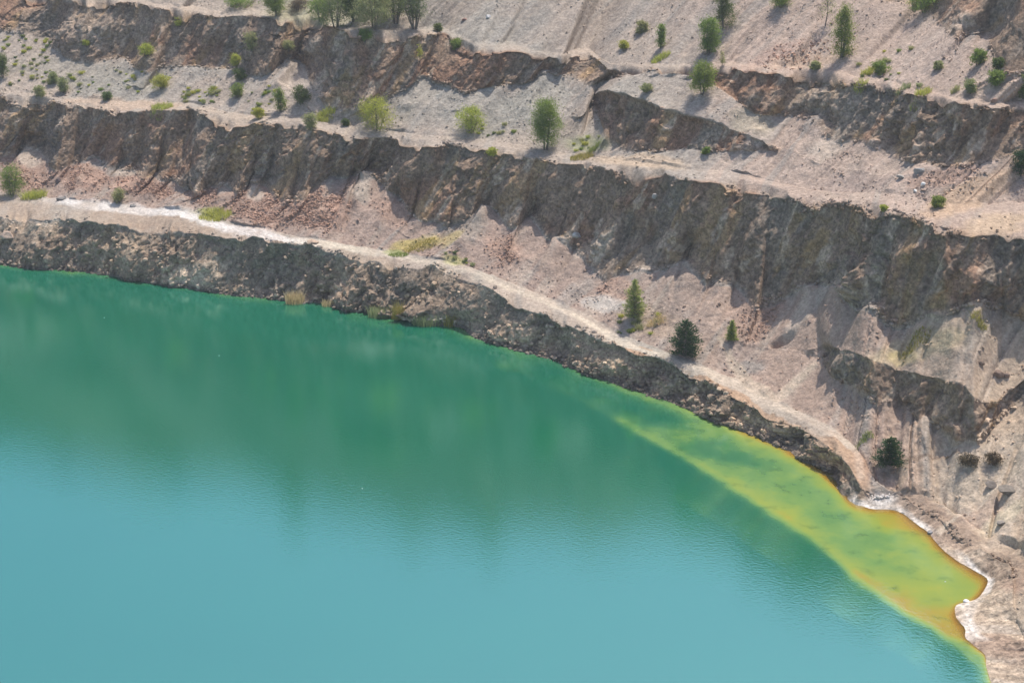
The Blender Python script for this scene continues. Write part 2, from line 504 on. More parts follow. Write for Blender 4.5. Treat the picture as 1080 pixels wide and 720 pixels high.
cv2, g1, g2 = cells(Sr[m] / 0.95, Z[m] / 0.8, Y[m] / 2.0, 47)
bl[m] += (cv2 - 0.5) * 0.32
bl = bl * rug
disp += bl
disp += 0.22 * fbm(X / 0.9, Y / 0.9, Z / 0.9, 51, 2)
# outcrops and hollows one can point to: (px, py, radius x, radius y, lean, metres outwards)
BUMPS = [(628, 262, 10, 22, 0.5, 2.2), (898, 306, 12, 18, 0.5, 2.4), (272, 192, 10, 14, 0.2, 1.8), (730, 222, 14, 34, 0.55, 2.2),
         (795, 250, 8, 40, 0.5, 1.6), (150, 68, 12, 14, 0.6, 2.2), (110, 30, 26, 10, 0.7, 1.6), (255, 40, 18, 14, 0.2, 2.0),
         (305, 47, 12, 8, 0.2, 1.6), (215, 30, 14, 12, 0.2, 1.4), (487, 72, 10, 22, 0.9, 1.6), (205, 290, 26, 24, 0.1, 3.2),
         (55, 262, 40, 16, 0.1, 1.6), (135, 262, 26, 18, 0.2, 1.6), (450, 325, 40, 9, 0.0, 1.6), (545, 352, 26, 12, 0.3, 1.5),
         (645, 385, 26, 10, 0.3, 1.4), (970, 262, 20, 14, 0.5, 2.4), (1040, 290, 30, 16, 0.5, 2.2), (860, 235, 14, 26, 0.5, 1.4),
         (915, 155, 16, 14, 0.7, 2.0), (850, 105, 30, 12, 0.7, 1.6), (935, 125, 14, 20, 0.6, 1.5), (1015, 20, 16, 18, 0.5, 2.2),
         (960, 415, 14, 10, 0.3, 1.0), (890, 385, 14, 10, 0.2, 1.0),
         (70, 185, 14, 10, 0.0, -2.0), (310, 185, 22, 16, 0.0, -1.6), (660, 250, 20, 24, 0.3, -1.5), (545, 225, 22, 20, 0.2, -1.2),
         (835, 100, 12, 16, 0.4, -1.2), (330, 75, 20, 26, 0.3, -1.6), (930, 320, 22, 16, 0.2, -1.6), (300, 285, 44, 18, 0.0, -1.4)]
for bx, by, rx, ry, ln, am in BUMPS:
    q = ((PX - bx + ln * (PY - by)) / rx) ** 2 + ((PY - by) / ry) ** 2
    disp += am * np.exp(-q) * (0.8 + 0.4 * bl)
vtop = np.where(np.isin(SID, [0, 3, 5, 8, 10, 13]), VP, 0.0)[:, None]
H = (disp - 0.35 - 0.5 * vtop) * c * (1 - 0.35 * vtop)
G[..., 0] += inw[..., 0] * H; G[..., 1] += inw[..., 1] * H
G[..., 2] += c * (0.30 * bl - 0.15 * ridged(X / 3, Y / 3, Z / 3, 55, 2))

# --- loose ground: rills, humps, pebbles
soil = np.clip(1 - c * 1.6, 0, 1) * (1 + 1.6 * (right[None, :] * (SID < 3)[:, None]))
flatm = np.isin(SID, [1, 6, 11, 14])[:, None] * np.ones((1, NU))
steep = 1 - 0.75 * flatm
rill = 0.17 * noise(Sl / 0.8, Z / 9, Z * 0, 61) + 0.30 * noise(Sl / 2.7, Z / 14, Z * 0, 62) + 0.30 * noise(Sl / 7.0, Z / 25, Z * 0, 63)
hump = 0.35 * noise(X / 9, Y / 9, Z / 9, 64) + 0.10 * fbm(X / 1.3, Y / 1.3, Z / 1.3, 65, 3)
near = 1 - smoothstep(1.0, 3.0, np.where(Z < 0, 0, Z)) * 0.0
endf = np.where(SID[:, None] >= 16, 3.0, 1.0)
low = smoothstep(0.0, 1.2, Z)
G[..., 2] += soil * (rill * steep * (SID[:, None] < 16) + hump * endf) * (0.25 + 0.75 * low)
# little gullies in the right-hand slope above the shallow bay
gul = np.abs(noise(Sl / 3.0, Z / 20, Z * 0, 71))
G[..., 2] -= soil * steep * 0.35 * np.exp(-(gul / 0.10) ** 2) * smoothstep(700, 1000, PX) * low
# a dark hollow dug in the talus
q = ((0.9 * (PX - 827) - 0.45 * (PY - 358)) / 13) ** 2 + ((0.45 * (PX - 827) + 0.9 * (PY - 358)) / 4.2) ** 2
G[..., 2] -= 2.0 * np.exp(-q * q)
# the right-hand spits: keep them low
# scree cones: heaps with a sharp head against the cliff, spreading downhill to the lower left
CONES = [(28, 158, 7, 1.6), (97, 168, 8, 1.8), (128, 180, 7, 1.2), (163, 187, 6, 1.2), (190, 191, 6, 1.2), (240, 195, 7, 1.8), (272, 193, 8, 2.0),
         (350, 191, 9, 2.2), (385, 186, 10, 2.6), (412, 203, 6, 1.4), (512, 222, 10, 2.4), (560, 231, 7, 2.2), (590, 254, 9, 2.0), (613, 262, 6, 1.2),
         (680, 285, 10, 1.6), (722, 280, 12, 1.6), (760, 300, 8, 1.2), (853, 305, 16, 2.4), (882, 306, 8, 1.8), (917, 328, 9, 2.0), (987, 332, 14, 1.8),
         (1033, 320, 14, 1.8), (935, 424, 9, 1.0), (978, 441, 9, 1.2), (800, 140, 14, 1.4), (857, 127, 10, 1.6), (925, 150, 9, 1.4), (305, 66, 8, 1.6), (445, 82, 9, 1.6), (575, 79, 10, 1.4)]
cone = np.zeros_like(X)
okc = np.isin(SID, [2, 3, 4, 5, 7, 8, 9, 10])[:, None]
for ax, ay, wa, am in CONES:
    dy = PY - ay
    lx = np.abs(PX - ax + 0.38 * dy)
    hw = wa + 0.55 * np.clip(dy, 0, 80)
    lat = np.clip(1.15 - np.sqrt(lx ** 2 + 6) / hw, 0, 1)
    ver = np.where(dy >= 0, np.clip(1 - dy / 62, 0, 1) ** 0.8, np.exp(-(dy / 4.0) ** 2))
    cone = np.maximum(cone, am * lat * ver * okc)
cone *= 0.8 + 0.35 * noise(X / 2.5, Y / 2.5, Z / 2.5, 73)
G[..., 0] += inw[..., 0] * cone * 0.75; G[..., 1] += inw[..., 1] * cone * 0.75; G[..., 2] += 0.45 * cone
# washed-out notches that break the crests
notch = smoothstep(0.15, 0.6, noise(Sr / 4.2, Z / 40, Z * 0, 75)) + 0.6 * smoothstep(0.3, 0.6, noise(Sr / 1.7, Z / 30, Z * 0, 76))
rimw = np.where(np.isin(SID, [0, 5, 10]), smoothstep(0.62, 1.0, VP), 0) + np.where(np.isin(SID, [1, 6, 11]), 1 - smoothstep(0.0, 0.55, VP), 0)
rimw = rimw[:, None] * np.where(np.isin(SID, [0, 1])[:, None], 0.55 * (1 - right)[None, :], 1.0)
G[..., 2] -= 1.05 * notch * rimw
# the flat shore of the bay meets the water without a step
wv = np.where((SID == 0)[:, None], 1 - (1 - smoothstep(0.0, 0.45, VP))[:, None] * right[None, :], 1.0)
G[..., 2] = Z * (1 - wv) + G[..., 2] * wv
floor_ = np.where((SID == 0)[:, None], 0.02 + 0.7 * VP[:, None], 0.72) * right[None, :]
G[..., 2] = np.where((SID < 3)[:, None] & (right[None, :] > 0.5), np.maximum(G[..., 2], floor_), G[..., 2])
NRM = grid_normals(G)

# --- albedo: the kinds of rock and soil
def lerp(col, rgb, w):
    return col + (np.array(rgb) - col) * w[..., None]
big = fbm(X / 14, Y / 14, Z / 14, 81, 3); med = fbm(X / 3.5, Y / 3.5, Z / 3.5, 83, 3)
colr = np.empty(G.shape); colr[:] = (0.235, 0.185, 0.15)
colr = lerp(colr, (0.245, 0.165, 0.125), smoothstep(0.1, 0.7, big + 0.4 * med))
colr = lerp(colr, (0.215, 0.188, 0.165), smoothstep(0.15, 0.7, fbm(Sr / 5, Z / 12, Z * 0, 85, 3)))
colr = lerp(colr, (0.31, 0.225, 0.14), 0.7 * smoothstep(0.35, 0.8, fbm(Sr / 2.5, Z / 9, Z * 0, 87, 3)))
colr = lerp(colr, (0.40, 0.34, 0.29), 0.8 * smoothstep(0.5, 0.9, fbm(Sr / 1.6, Z / 3.5, Z * 0, 89, 3)))
lowrock = (SID == 0)[:, None] * np.ones((1, NU))
colr = lerp(colr, (0.20, 0.175, 0.15), 0.65 * lowrock)
colr = lerp(colr, (0.32, 0.26, 0.21), 0.7 * lowrock * smoothstep(0.05, 0.6, med + 0.4 * big))
cols = np.empty(G.shape); cols[:] = (0.375, 0.325, 0.29)
cols = lerp(cols, (0.34, 0.32, 0.295), smoothstep(-0.1, 0.6, big))
def patch(px, py, rx, ry, rot, rgb, w, nz=0.5, mask=None):
    global cols
    ca, sa = math.cos(math.radians(rot)), math.sin(math.radians(rot))
    dx, dy = PX - px, PY - py
    a = (dx * ca + dy * sa) / rx; b = (-dx * sa + dy * ca) / ry
    q = np.sqrt(a * a + b * b) + nz * (0.5 * med + 0.25 * noise(X / 0.8, Y / 0.8, Z / 0.8, 91))
    k = w * (1 - smoothstep(0.6, 1.25, q))
    if mask is not None: k = k * mask
    cols = lerp(cols, rgb, k)
tal1 = np.isin(SID, [2, 3, 4])[:, None] * np.ones((1, NU))
up = (SID >= 10)[:, None] * np.ones((1, NU))
streak = noise(Sl / 1.6, Z / 22, Z * 0, 93)
RED, PALE, TAN, GREY = (0.39, 0.27, 0.22), (0.46, 0.40, 0.35), (0.42, 0.33, 0.265), (0.33, 0.315, 0.30)
cols = lerp(cols, (0.385, 0.295, 0.25), tal1 * smoothstep(560, 820, PX))
cols = lerp(cols, (0.355, 0.275, 0.24), tal1 * (1 - smoothstep(560, 820, PX)))
cols = lerp(cols, (0.41, 0.33, 0.29), smoothstep(660, 800, PX) * (1 - tal1) * (PY < 260))
cols = lerp(cols, (0.43, 0.35, 0.28), smoothstep(930, 1010, PX) * (PY > 300))
cols = lerp(cols, PALE, 0.55 * smoothstep(0.35, 0.75, streak) * (0.4 + 0.6 * tal1))
cols = lerp(cols, GREY, 0.5 * smoothstep(0.35, 0.75, -streak))
for p in [(25, 180, 30, 18, 20, RED, .8), (88, 187, 26, 14, 5, RED, 1.), (150, 197, 40, 11, 8, RED, .9), (215, 208, 22, 10, 10, RED, .9),
          (275, 220, 40, 20, 10, RED, .9), (335, 222, 38, 24, 0, RED, 1.), (372, 205, 14, 22, 0, RED, .7), (415, 226, 22, 14, 25, RED, .7),
          (535, 262, 22, 20, 0, RED, .9), (600, 283, 28, 16, 20, (0.31, 0.245, 0.215), .9), (650, 305, 30, 14, 10, RED, .6),
          (490, 240, 22, 18, 0, (0.33, 0.29, 0.26), .8), (385, 200, 9, 16, 0, PALE, .8), (272, 207, 8, 8, 0, PALE, .8), (126, 182, 12, 6, 0, PALE, .8),
          (30, 165, 14, 9, 30, PALE, .8), (800, 335, 40, 22, -40, RED, .55), (850, 330, 8, 40, 38, PALE, .6), (780, 375, 26, 18, 0, (0.33, 0.27, 0.245), .7),
          (790, 385, 14, 7, 0, GREY, .6), (920, 345, 40, 8, 25, (0.36, 0.28, 0.24), .7), (970, 365, 60, 16, -15, (0.45, 0.385, 0.25), .55),
          (955, 376, 16, 8, 0, (0.50, 0.42, 0.20), .7), (640, 322, 34, 9, 10, (0.50, 0.48, 0.46), .7), (690, 340, 40, 14, 10, TAN, .7),
          (440, 258, 26, 7, -15, (0.46, 0.38, 0.16), .9), (478, 252, 16, 7, -30, (0.46, 0.38, 0.19), .7), (480, 275, 12, 6, 0, (0.36, 0.36, 0.17), .7), (418, 268, 12, 3, 5, (0.22, 0.28, 0.10), .7),
          (228, 226, 22, 5, 0, (0.32, 0.34, 0.12), .9), (200, 228, 30, 6, 8, (0.50, 0.47, 0.44), .6),
          (130, 110, 60, 7, 3, (0.46, 0.36, 0.29), .8), (240, 122, 50, 6, 6, (0.44, 0.37, 0.31), .7), (90, 80, 80, 18, 10, (0.33, 0.315, 0.28), .6),
          (560, 110, 50, 22, -30, (0.34, 0.33, 0.305), .8), (620, 150, 22, 8, 0, (0.26, 0.29, 0.17), .6), (680, 172, 60, 7, 5, (0.46, 0.37, 0.29), .8),
          (790, 130, 26, 14, 0, (0.38, 0.34, 0.28), .8), (880, 150, 14, 30, 50, PALE, .7), (905, 190, 40, 14, 0, (0.36, 0.29, 0.265), .6),
          (1000, 185, 40, 8, -15, RED, .7), (1020, 205, 60, 14, -25, (0.46, 0.34, 0.25), .8), (1050, 235, 40, 14, -10, (0.46, 0.36, 0.27), .8),
          (815, 60, 34, 8, -20, (0.45, 0.32, 0.27), .55), (850, 66, 40, 7, -5, (0.50, 0.38, 0.30), .6), (975, 60, 50, 22, -30, (0.44, 0.36, 0.32), .7),
          (1050, 102, 40, 10, 0, (0.46, 0.37, 0.31), .7), (330, 12, 60, 12, 0, (0.34, 0.34, 0.22), .6), (230, 10, 60, 8, 0, (0.44, 0.38, 0.33), .7),
          (1040, 500, 60, 40, -35, (0.47, 0.40, 0.33), .7), (1030, 540, 50, 14, -35, (0.40, 0.31, 0.26), .7), (1070, 615, 26, 14, -20, RED, .8),
          (1060, 545, 30, 10, -30, (0.50, 0.44, 0.34), .7), (905, 492, 12, 22, -20, (0.40, 0.27, 0.20), .9), (880, 470, 10, 14, -30, (0.38, 0.27, 0.21), .8),
          (925, 523, 24, 9, 0, (0.62, 0.60, 0.60), .9), (990, 548, 60, 16, 38, (0.31, 0.24, 0.195), .95), (1055, 605, 36, 24, 10, (0.32, 0.25, 0.20), .95), (1065, 642, 40, 14, 10, (0.42, 0.35, 0.28), .7), (1060, 682, 50, 18, 10, (0.31, 0.235, 0.19), .95), (990, 395, 60, 30, -10, (0.40, 0.32, 0.27), .5)]:
    patch(*p)
trk = np.array([(40, 207), (60, 210), (100, 216), (150, 221), (187, 227), (240, 239), (290, 248), (320, 255), (360, 261), (427, 272), (500, 288),
                (540, 304), (577, 319), (605, 333), (630, 347), (655, 362), (720, 383), (780, 405), (807, 425), (847, 438), (880, 457), (903, 475), (908, 500)], float)
def path_dist(path, wob=1.0):
    best = np.full(PX.shape, 1e9); tx = np.zeros(PX.shape)
    for (x0, y0), (x1, y1) in zip(path[:-1], path[1:]):
        L2 = (x1 - x0) ** 2 + (y1 - y0) ** 2
        t = np.clip(((PX - x0) * (x1 - x0) + (PY - y0) * (y1 - y0)) / L2, 0, 1)
        d = np.hypot(PX - x0 - t * (x1 - x0), PY - y0 - t * (y1 - y0))
        m_ = d < best; best = np.where(m_, d, best); tx = np.where(m_, x0 + t * (x1 - x0), tx)
    return best + wob * 2.0 * med, tx
td, tx = path_dist(trk)
width = np.interp(tx, [40, 100, 240, 300, 400, 600, 720, 800, 908], [2, 5, 5, 4, 3, 4.5, 4.5, 7, 5])
salt = np.interp(tx, [40, 80, 290, 330, 420, 560, 640, 720, 908], [.3, .8, .8, .85, .4, .45, .75, .5, .4])
kk = (1 - smoothstep(0.45, 1.25, td / width + 0.35 * noise(X / 1.1, Y / 1.1, Z, 97))) * salt * np.clip(0.8 + 0.5 * med, 0.3, 1)
tc = np.stack([np.interp(tx, [0, 290, 340, 1000], v) for v in ([.66, .68, .66, .58], [.66, .67, .61, .50], [.68, .69, .52, .42])], -1)
cols = cols + (tc - cols) * kk[..., None]
for pth, wd, rgb in (([(860, 385), (820, 420), (790, 405), (770, 375), (760, 360)], 5, (0.52, 0.44, 0.36)), ([(560, 288), (545, 300), (600, 330)], 3, PALE),
                     ([(940, 455), (955, 500), (945, 512)], 4, (0.46, 0.36, 0.28)), ([(1010, 470), (970, 486), (930, 495)], 2.5, (0.24, 0.18, 0.14)),
                     ([(1080, 480), (1030, 530), (990, 560)], 3, (0.50, 0.43, 0.36)), ([(1080, 655), (1050, 640), (1040, 655)], 4, (0.56, 0.47, 0.38))):
    dd, _ = path_dist(np.array(pth, float))
    cols = cols + (np.array(rgb) - cols) * (0.7 * (1 - smoothstep(0.5, 1.3, dd / wd)))[..., None]
rockw = np.clip(np.clip(c * 2.2 - 0.25 + 0.5 * bl * c, 0, 1) + 0.55 * notch * rimw, 0, 1) * (1 - 0.85 * smoothstep(0.35, 1.1, cone))
strip1 = (SID == 1)[:, None] * (VP < 0.6)[:, None] * np.clip(0.75 + 0.6 * med, 0, 1)
cols = lerp(cols, (0.335, 0.275, 0.23), strip1 * (1 - smoothstep(400, 440, PX)) * (td > width * 0.8))
cols = lerp(cols, (0.40, 0.29, 0.215), strip1 * smoothstep(620, 660, PX) * (1 - smoothstep(900, 930, PX)) * (td > width * 0.9))
for bx, by, rx, ry, rgb, w_ in [(203, 290, 26, 24, (0.44, 0.38, 0.31), .9), (30, 232, 50, 17, (0.40, 0.34, 0.28), .8), (120, 262, 40, 22, (0.38, 0.31, 0.24), .5),
                                (545, 352, 22, 13, (0.42, 0.34, 0.27), .8), (445, 336, 44, 8, (0.42, 0.39, 0.36), .7), (650, 384, 26, 10, (0.42, 0.35, 0.27), .7),
                                (800, 445, 60, 14, (0.38, 0.30, 0.23), .6), (880, 485, 26, 22, (0.40, 0.28, 0.20), .9), (385, 272, 26, 8, (0.40, 0.34, 0.28), .6),
                                (628, 262, 12, 20, (0.46, 0.42, 0.37), .7), (898, 306, 14, 16, (0.44, 0.37, 0.32), .7), (1015, 20, 18, 18, (0.42, 0.37, 0.33), .7),
                                (110, 30, 60, 26, (0.36, 0.31, 0.27), .5), (850, 100, 50, 22, (0.36, 0.32, 0.28), .5)]:
    q = np.sqrt(((PX - bx) / rx) ** 2 + ((PY - by) / ry) ** 2) + 0.5 * med
    colr = lerp(colr, rgb, w_ * (1 - smoothstep(0.6, 1.2, q)))
cols = lerp(cols, (0.47, 0.405, 0.35), 0.55 * smoothstep(0.9, 2.0, cone))
rockc = smoothstep(0.35, 1.1, cone)
fine = noise(Sl / 0.55, Z / 14, Z * 0, 94)
cols = cols * (1 + 0.13 * fine * (1 - 0.8 * flatm))[..., None]
ALB = cols + (colr - cols) * rockw[..., None]
# salt rim along the shallow bay, dark wet line below the cliff, orange iron crust under water
shore_k = (1 - smoothstep(0.12, 0.45, VP[:, None] + 0.25 * med)) * smoothstep(880, 900, Sg * 0 + U[None, :]) * (1 - smoothstep(1165, 1180, U))[None, :] * (SID < 1)[:, None]
ALB = ALB + (np.array((0.74, 0.72, 0.71)) - ALB) * (shore_k * np.clip(0.65 + 0.8 * med, 0, 1))[..., None]
wet = (1 - smoothstep(0.25, 0.7, G[..., 2] + 0.2 * med)) * (1 - smoothstep(880, 895, U))[None, :] * (SID < 1)[:, None]
ALB = ALB + (np.array((0.10, 0.09, 0.085)) - ALB) * (0.75 * wet)[..., None]
grass_k = smoothstep(0.0, 0.5, med + big * 0.5) * (SID >= 16)[:, None]
ALB = ALB + (np.array((0.17, 0.19, 0.08)) - ALB) * (0.7 * grass_k)[..., None]
ALB = ALB * (np.array((0.90, 0.845, 0.77)) + (np.array((1.08, 0.96, 0.83)) - np.array((0.90, 0.845, 0.77))) * rockw[..., None])
ALB = np.clip(ALB * (1 + (0.10 + 0.14 * rockw) * noise(X / 0.5, Y / 0.5, Z / 0.5, 95) + 0.16 * rockw * noise(Sr / 1.3, Z / 3.0, Z * 0, 96))[..., None], 0.02, 0.85)

def cut(ra, rb, name, mat, label, **kw):
    A = G[ra:rb + 1]; n = A.shape[0]
    idx = np.arange(n * NU).reshape(n, NU)
    F = np.stack([idx[:-1, :-1], idx[:-1, 1:], idx[1:, 1:], idx[1:, :-1]], -1).reshape(-1, 4)
    me = make_mesh(name, A.reshape(-1, 3), F, mat, True, NRM[ra:rb + 1].reshape(-1, 3), ALB[ra:rb + 1].reshape(-1, 3))
    return link(name, me, kind='structure', label=label)

PIECES = [(0, 0, 'rock_face', M_ROCK, 'low dark rock bank rising straight out of the green lake'),
          (1, 1, 'track', M_SOIL, 'pale salt-stained track along the lowest bench above the lake'),
          (2, 2, 'talus_slope', M_SOIL, 'lower part of the reddish scree slope directly above the track'),
          (3, 3, 'rock_face', M_ROCK, 'short brown rock step on the right-hand slope above the dark bushy conifer'),
          (4, 4, 'talus_slope', M_SOIL, 'upper scree cones leaning against the tall shaded rock face'),
          (5, 5, 'rock_face', M_ROCK, 'tall shaded rock face between the scree cones and the second bench'),
          (6, 6, 'terrace', M_SOIL, 'narrow second bench along the top of the tall shaded rock face'),
          (7, 7, 'talus_slope', M_SOIL, 'grey gravel slope rising from the second bench'),
          (8, 8, 'rock_face', M_ROCK, 'short dark rock step in the middle above the second bench'),
          (9, 9, 'talus_slope', M_SOIL, 'gravel slope at the foot of the upper rock face'),
          (10, 10, 'rock_face', M_ROCK, 'upper broken rock face across the top of the picture'),
          (11, 11, 'terrace', M_SOIL, 'third bench edge above the upper broken rock face'),
          (12, 12, 'talus_slope', M_SOIL, 'pinkish top slope with scattered young trees'),
          (13, 13, 'rock_face', M_ROCK, 'highest rock face, seen only in the top right corner'),
          (14, 14, 'terrace', M_SOIL, 'highest bench above the top rock face'),
          (15, 15, 'hillside', M_SOIL, 'last rough slope below the crest of the pit'),
          (16, 17, 'plateau', M_SOIL, 'grassy plateau behind the crest of the pit')]
for a, b, nm, mt, lb in PIECES:
    cut(ranges[a][0], ranges[b][1], nm, mt, lb)

# ------------------------------------------------------------------ lake bed and water
zb = lambda v: np.full(NU, float(v))
bayw = smoothstep(560, 900, U)
D = (SH[0] - 4 - 7 * bayw, SH[1] + 9 + 3 * bayw)
MID_Z = -np.interp(U, [-450, 450, 690, 800, 870, 930, 1020, 1080, 1155, 1200], [4.5, 4.5, 4.2, 2.6, 1.5, 1.35, 1.1, 0.6, 0.42, 2.5])
LED_Z = -np.interp(U, [-450, 420, 560, 690, 780, 850, 930, 1020, 1100, 1150, 1185], [9, 9, 5.5, 2.2, 1.2, 0.8, 0.6, 0.42, 0.36, 0.5, 6]) * (1 + 0.25 * noise(U / 22, U * 0, U * 0, 101))
brow = []
SHP = at_z(SH[0], SH[1], zb(0)); DP = at_z(D[0], D[1], zb(0)); SPt = rows['S']
inland = SPt * 0.6 + rows['E1'] * 0.4; inland[:, 2] = 0
shore_in = SPt * 0.88 + rows['E1'] * 0.12
BF = DP.copy(); BF[:, :2] = DP[:, :2] * 0.45
def span(Pa, Pb, za, zb_, n, shape):
    return [(Pa * (1 - v) + Pb * v, za + (zb_ - za) * shape(v)) for v in np.linspace(0, 1, n, endpoint=False)]
lines = [(shore_in, -np.interp(U, [600, 860], [2.2, 0.02]))]
lines += span(SPt, SHP * 0.35 + SPt * 0.65, -np.interp(U, [600, 860], [2.6, 0.05]), MID_Z, 14, lambda v: v ** 0.8)
lines += span(SHP * 0.35 + SPt * 0.65, SHP, MID_Z, LED_Z, 26, lambda v: v ** 2.2)
lines += span(SHP, DP, LED_Z, zb(-9), 22, lambda v: v ** 1.1)
lines += span(DP, BF, zb(-9), zb(-14), 12, lambda v: v)
FARB = BF.copy(); FARB[:, 0] *= 3; FARB[:, 1] = -500
lines += [(BF, zb(-14)), (FARB, zb(-14))]
BXY = np.array([l[0] for l in lines]); BZ = np.array([l[1] for l in lines])
bx_, by_ = BXY[..., 0], BXY[..., 1]
wob = fbm(bx_ / 6, by_ / 6, bx_ * 0, 111, 3)
damp = smoothstep(0.0, 0.5, -BZ)
BZ = np.minimum(BZ * (1 + 0.35 * wob * damp), -0.02)
ri = int(1 + 14 + 26)
bcol = np.empty(BXY.shape); bcol[:] = (0.78, 0.56, 0.08)
fe = fbm(bx_ / 4, by_ / 4, bx_ * 0, 117, 3)
nr = np.zeros(BZ.shape); nr[:5] = np.linspace(1, 0.0, 5)[:, None]
bcol = lerp(bcol, (0.85, 0.40, 0.04), np.clip(nr + 1.0 * smoothstep(-0.7, -0.35, BZ) + 0.25 * fe, 0, 1))
bcol = lerp(bcol, (0.20, 0.16, 0.06), 0.8 * smoothstep(0.55, 0.85, fbm(bx_ / 2.2, by_ / 2.2, bx_ * 0, 119, 2)))
bcol = lerp(bcol, (0.24, 0.20, 0.12), (1 - smoothstep(500, 800, U))[None, :] * np.ones(BZ.shape) * 0.5)
nb = BXY.shape[0]
idx = np.arange(nb * NU).reshape(nb, NU)
FB = np.stack([idx[:-1, 1:], idx[:-1, :-1], idx[1:, :-1], idx[1:, 1:]], -1).reshape(-1, 4)
VB = np.stack([bx_, by_, BZ], -1).reshape(-1, 3)
link('lake_bed', make_mesh('lake_bed', VB, FB, M_SOIL, True, None, np.clip(bcol, 0.02, 1).reshape(-1, 3)), kind='structure',
     label='orange and ochre lake bed showing through the shallow bay')

def water_material():
    m, nt, out = new_mat('green_mine_water')
    L = nt.links.new
    at = nd(nt, 'ShaderNodeAttribute', attribute_name='depth')
    geo = nd(nt, 'ShaderNodeNewGeometry')
    # milky suspended minerals: the deeper the water the more of them lie in the line of sight
    ex = nd(nt, 'ShaderNodeMath', operation='MULTIPLY'); ex.inputs[1].default_value = -4.0
    L(at.outputs['Fac'], ex.inputs[0])
    e2_ = nd(nt, 'ShaderNodeMath', operation='EXPONENT'); L(ex.outputs[0], e2_.inputs[0])
    nz = nd(nt, 'ShaderNodeTexNoise', Scale=0.035, Detail=3.0); L(geo.outputs['Position'], nz.inputs['Vector'])
    deep = mixrgb(nt, (0.004, 0.100, 0.058, 1), (0.009, 0.130, 0.070, 1), nz.outputs['Fac'])
    nz2 = nd(nt, 'ShaderNodeTexNoise', Scale=0.25, Detail=4.0, Roughness=0.6); L(geo.outputs['Position'], nz2.inputs['Vector'])
    mr = nd(nt, 'ShaderNodeMapRange')
    for i, v in zip((1, 2, 3, 4), (0.2, 0.8, 0.55, 1.5)): mr.inputs[i].default_value = v
    L(nz2.outputs['Fac'], mr.inputs[0])
    dd_ = nd(nt, 'ShaderNodeMath', operation='MULTIPLY'); L(at.outputs['Fac'], dd_.inputs[0]); L(mr.outputs[0], dd_.inputs[1])
    d6 = nd(nt, 'ShaderNodeMath', operation='DIVIDE'); d6.inputs[1].default_value = 6.0; L(dd_.outputs[0], d6.inputs[0])
    rp_ = nd(nt, 'ShaderNodeValToRGB')
    cr_ = rp_.color_ramp
    cr_.elements[0].position = 0.03; cr_.elements[0].color = (0.52, 0.27, 0.035, 1)
    cr_.elements[1].position = 1.0; cr_.elements[1].color = (0.006, 0.115, 0.064, 1)
    for p_, c_ in ((0.065, (0.43, 0.33, 0.05, 1)), (0.115, (0.30, 0.355, 0.065, 1)), (0.24, (0.17, 0.29, 0.08, 1)), (0.45, (0.06, 0.19, 0.075, 1))):
        e_ = cr_.elements.new(p_); e_.color = c_
    L(d6.outputs[0], rp_.inputs[0])
    kd = nd(nt, 'ShaderNodeMapRange')
    for i, v in zip((1, 2, 3, 4), (2.5, 6.0, 0.0, 1.0)): kd.inputs[i].default_value = v
    L(at.outputs['Fac'], kd.inputs[0])
    body = mixrgb(nt, rp_.outputs['Color'], deep, kd.outputs[0])
    nz3 = nd(nt, 'ShaderNodeTexNoise', Scale=0.5, Detail=2.0); L(geo.outputs['Position'], nz3.inputs['Vector'])
    sp = nd(nt, 'ShaderNodeMapRange')
    for i, v in zip((1, 2, 3, 4), (0.58, 0.76, 0.0, 0.35)): sp.inputs[i].default_value = v
    L(nz3.outputs['Fac'], sp.inputs[0])
    body = mixrgb(nt, body, (0.05, 0.10, 0.03, 1), sp.outputs[0])
    kd2 = mixrgb(nt, body, deep, kd.outputs[0]); body = kd2
    df = nd(nt, 'ShaderNodeBsdfDiffuse'); L(body, df.inputs[0])
    tr = nd(nt, 'ShaderNodeBsdfTransparent'); tr.inputs[0].default_value = (0.96, 0.97, 0.85, 1)
    mx = nd(nt, 'ShaderNodeMixShader'); L(e2_.outputs[0], mx.inputs[0]); L(df.outputs[0], mx.inputs[1]); L(tr.outputs[0], mx.inputs[2])
    gl = nd(nt, 'ShaderNodeBsdfGlossy', Roughness=0.05)
    gl.inputs['Color'].default_value = (0.62, 0.99, 1.0, 1)
    wp = nd(nt, 'ShaderNodeTexNoise', Scale=0.022, Detail=3.0, Roughness=0.6); L(geo.outputs['Position'], wp.inputs['Vector'])
    wr = nd(nt, 'ShaderNodeMapRange')
    for i, v in zip((1, 2, 3, 4), (0.35, 0.65, 0.015, 0.06)): wr.inputs[i].default_value = v
    L(wp.outputs['Fac'], wr.inputs[0]); L(wr.outputs[0], gl.inputs['Roughness'])
    fr = nd(nt, 'ShaderNodeFresnel', IOR=3.6)
    # ripples
    mp = nd(nt, 'ShaderNodeMapping'); mp.inputs['Scale'].default_value = (1.4, 1.9, 1)
    L(geo.outputs['Position'], mp.inputs[0])
    rp = nd(nt, 'ShaderNodeTexNoise', Scale=1.5, Detail=3.0, Roughness=0.6); L(mp.outputs[0], rp.inputs['Vector'])
    bp = nd(nt, 'ShaderNodeBump', Strength=0.07, Distance=0.16); L(rp.outputs['Fac'], bp.inputs['Height'])
    L(bp.outputs[0], gl.inputs['Normal']); L(bp.outputs[0], fr.inputs['Normal'])
    fin = nd(nt, 'ShaderNodeMixShader'); L(fr.outputs[0], fin.inputs[0]); L(mx.outputs[0], fin.inputs[1]); L(gl.outputs[0], fin.inputs[2])
    L(fin.outputs[0], out.inputs[0])
    return m
M_WATER = water_material()
gx0, gx1, gy0, gy1, gs = -450, 1420, 228, 1000, 2.0
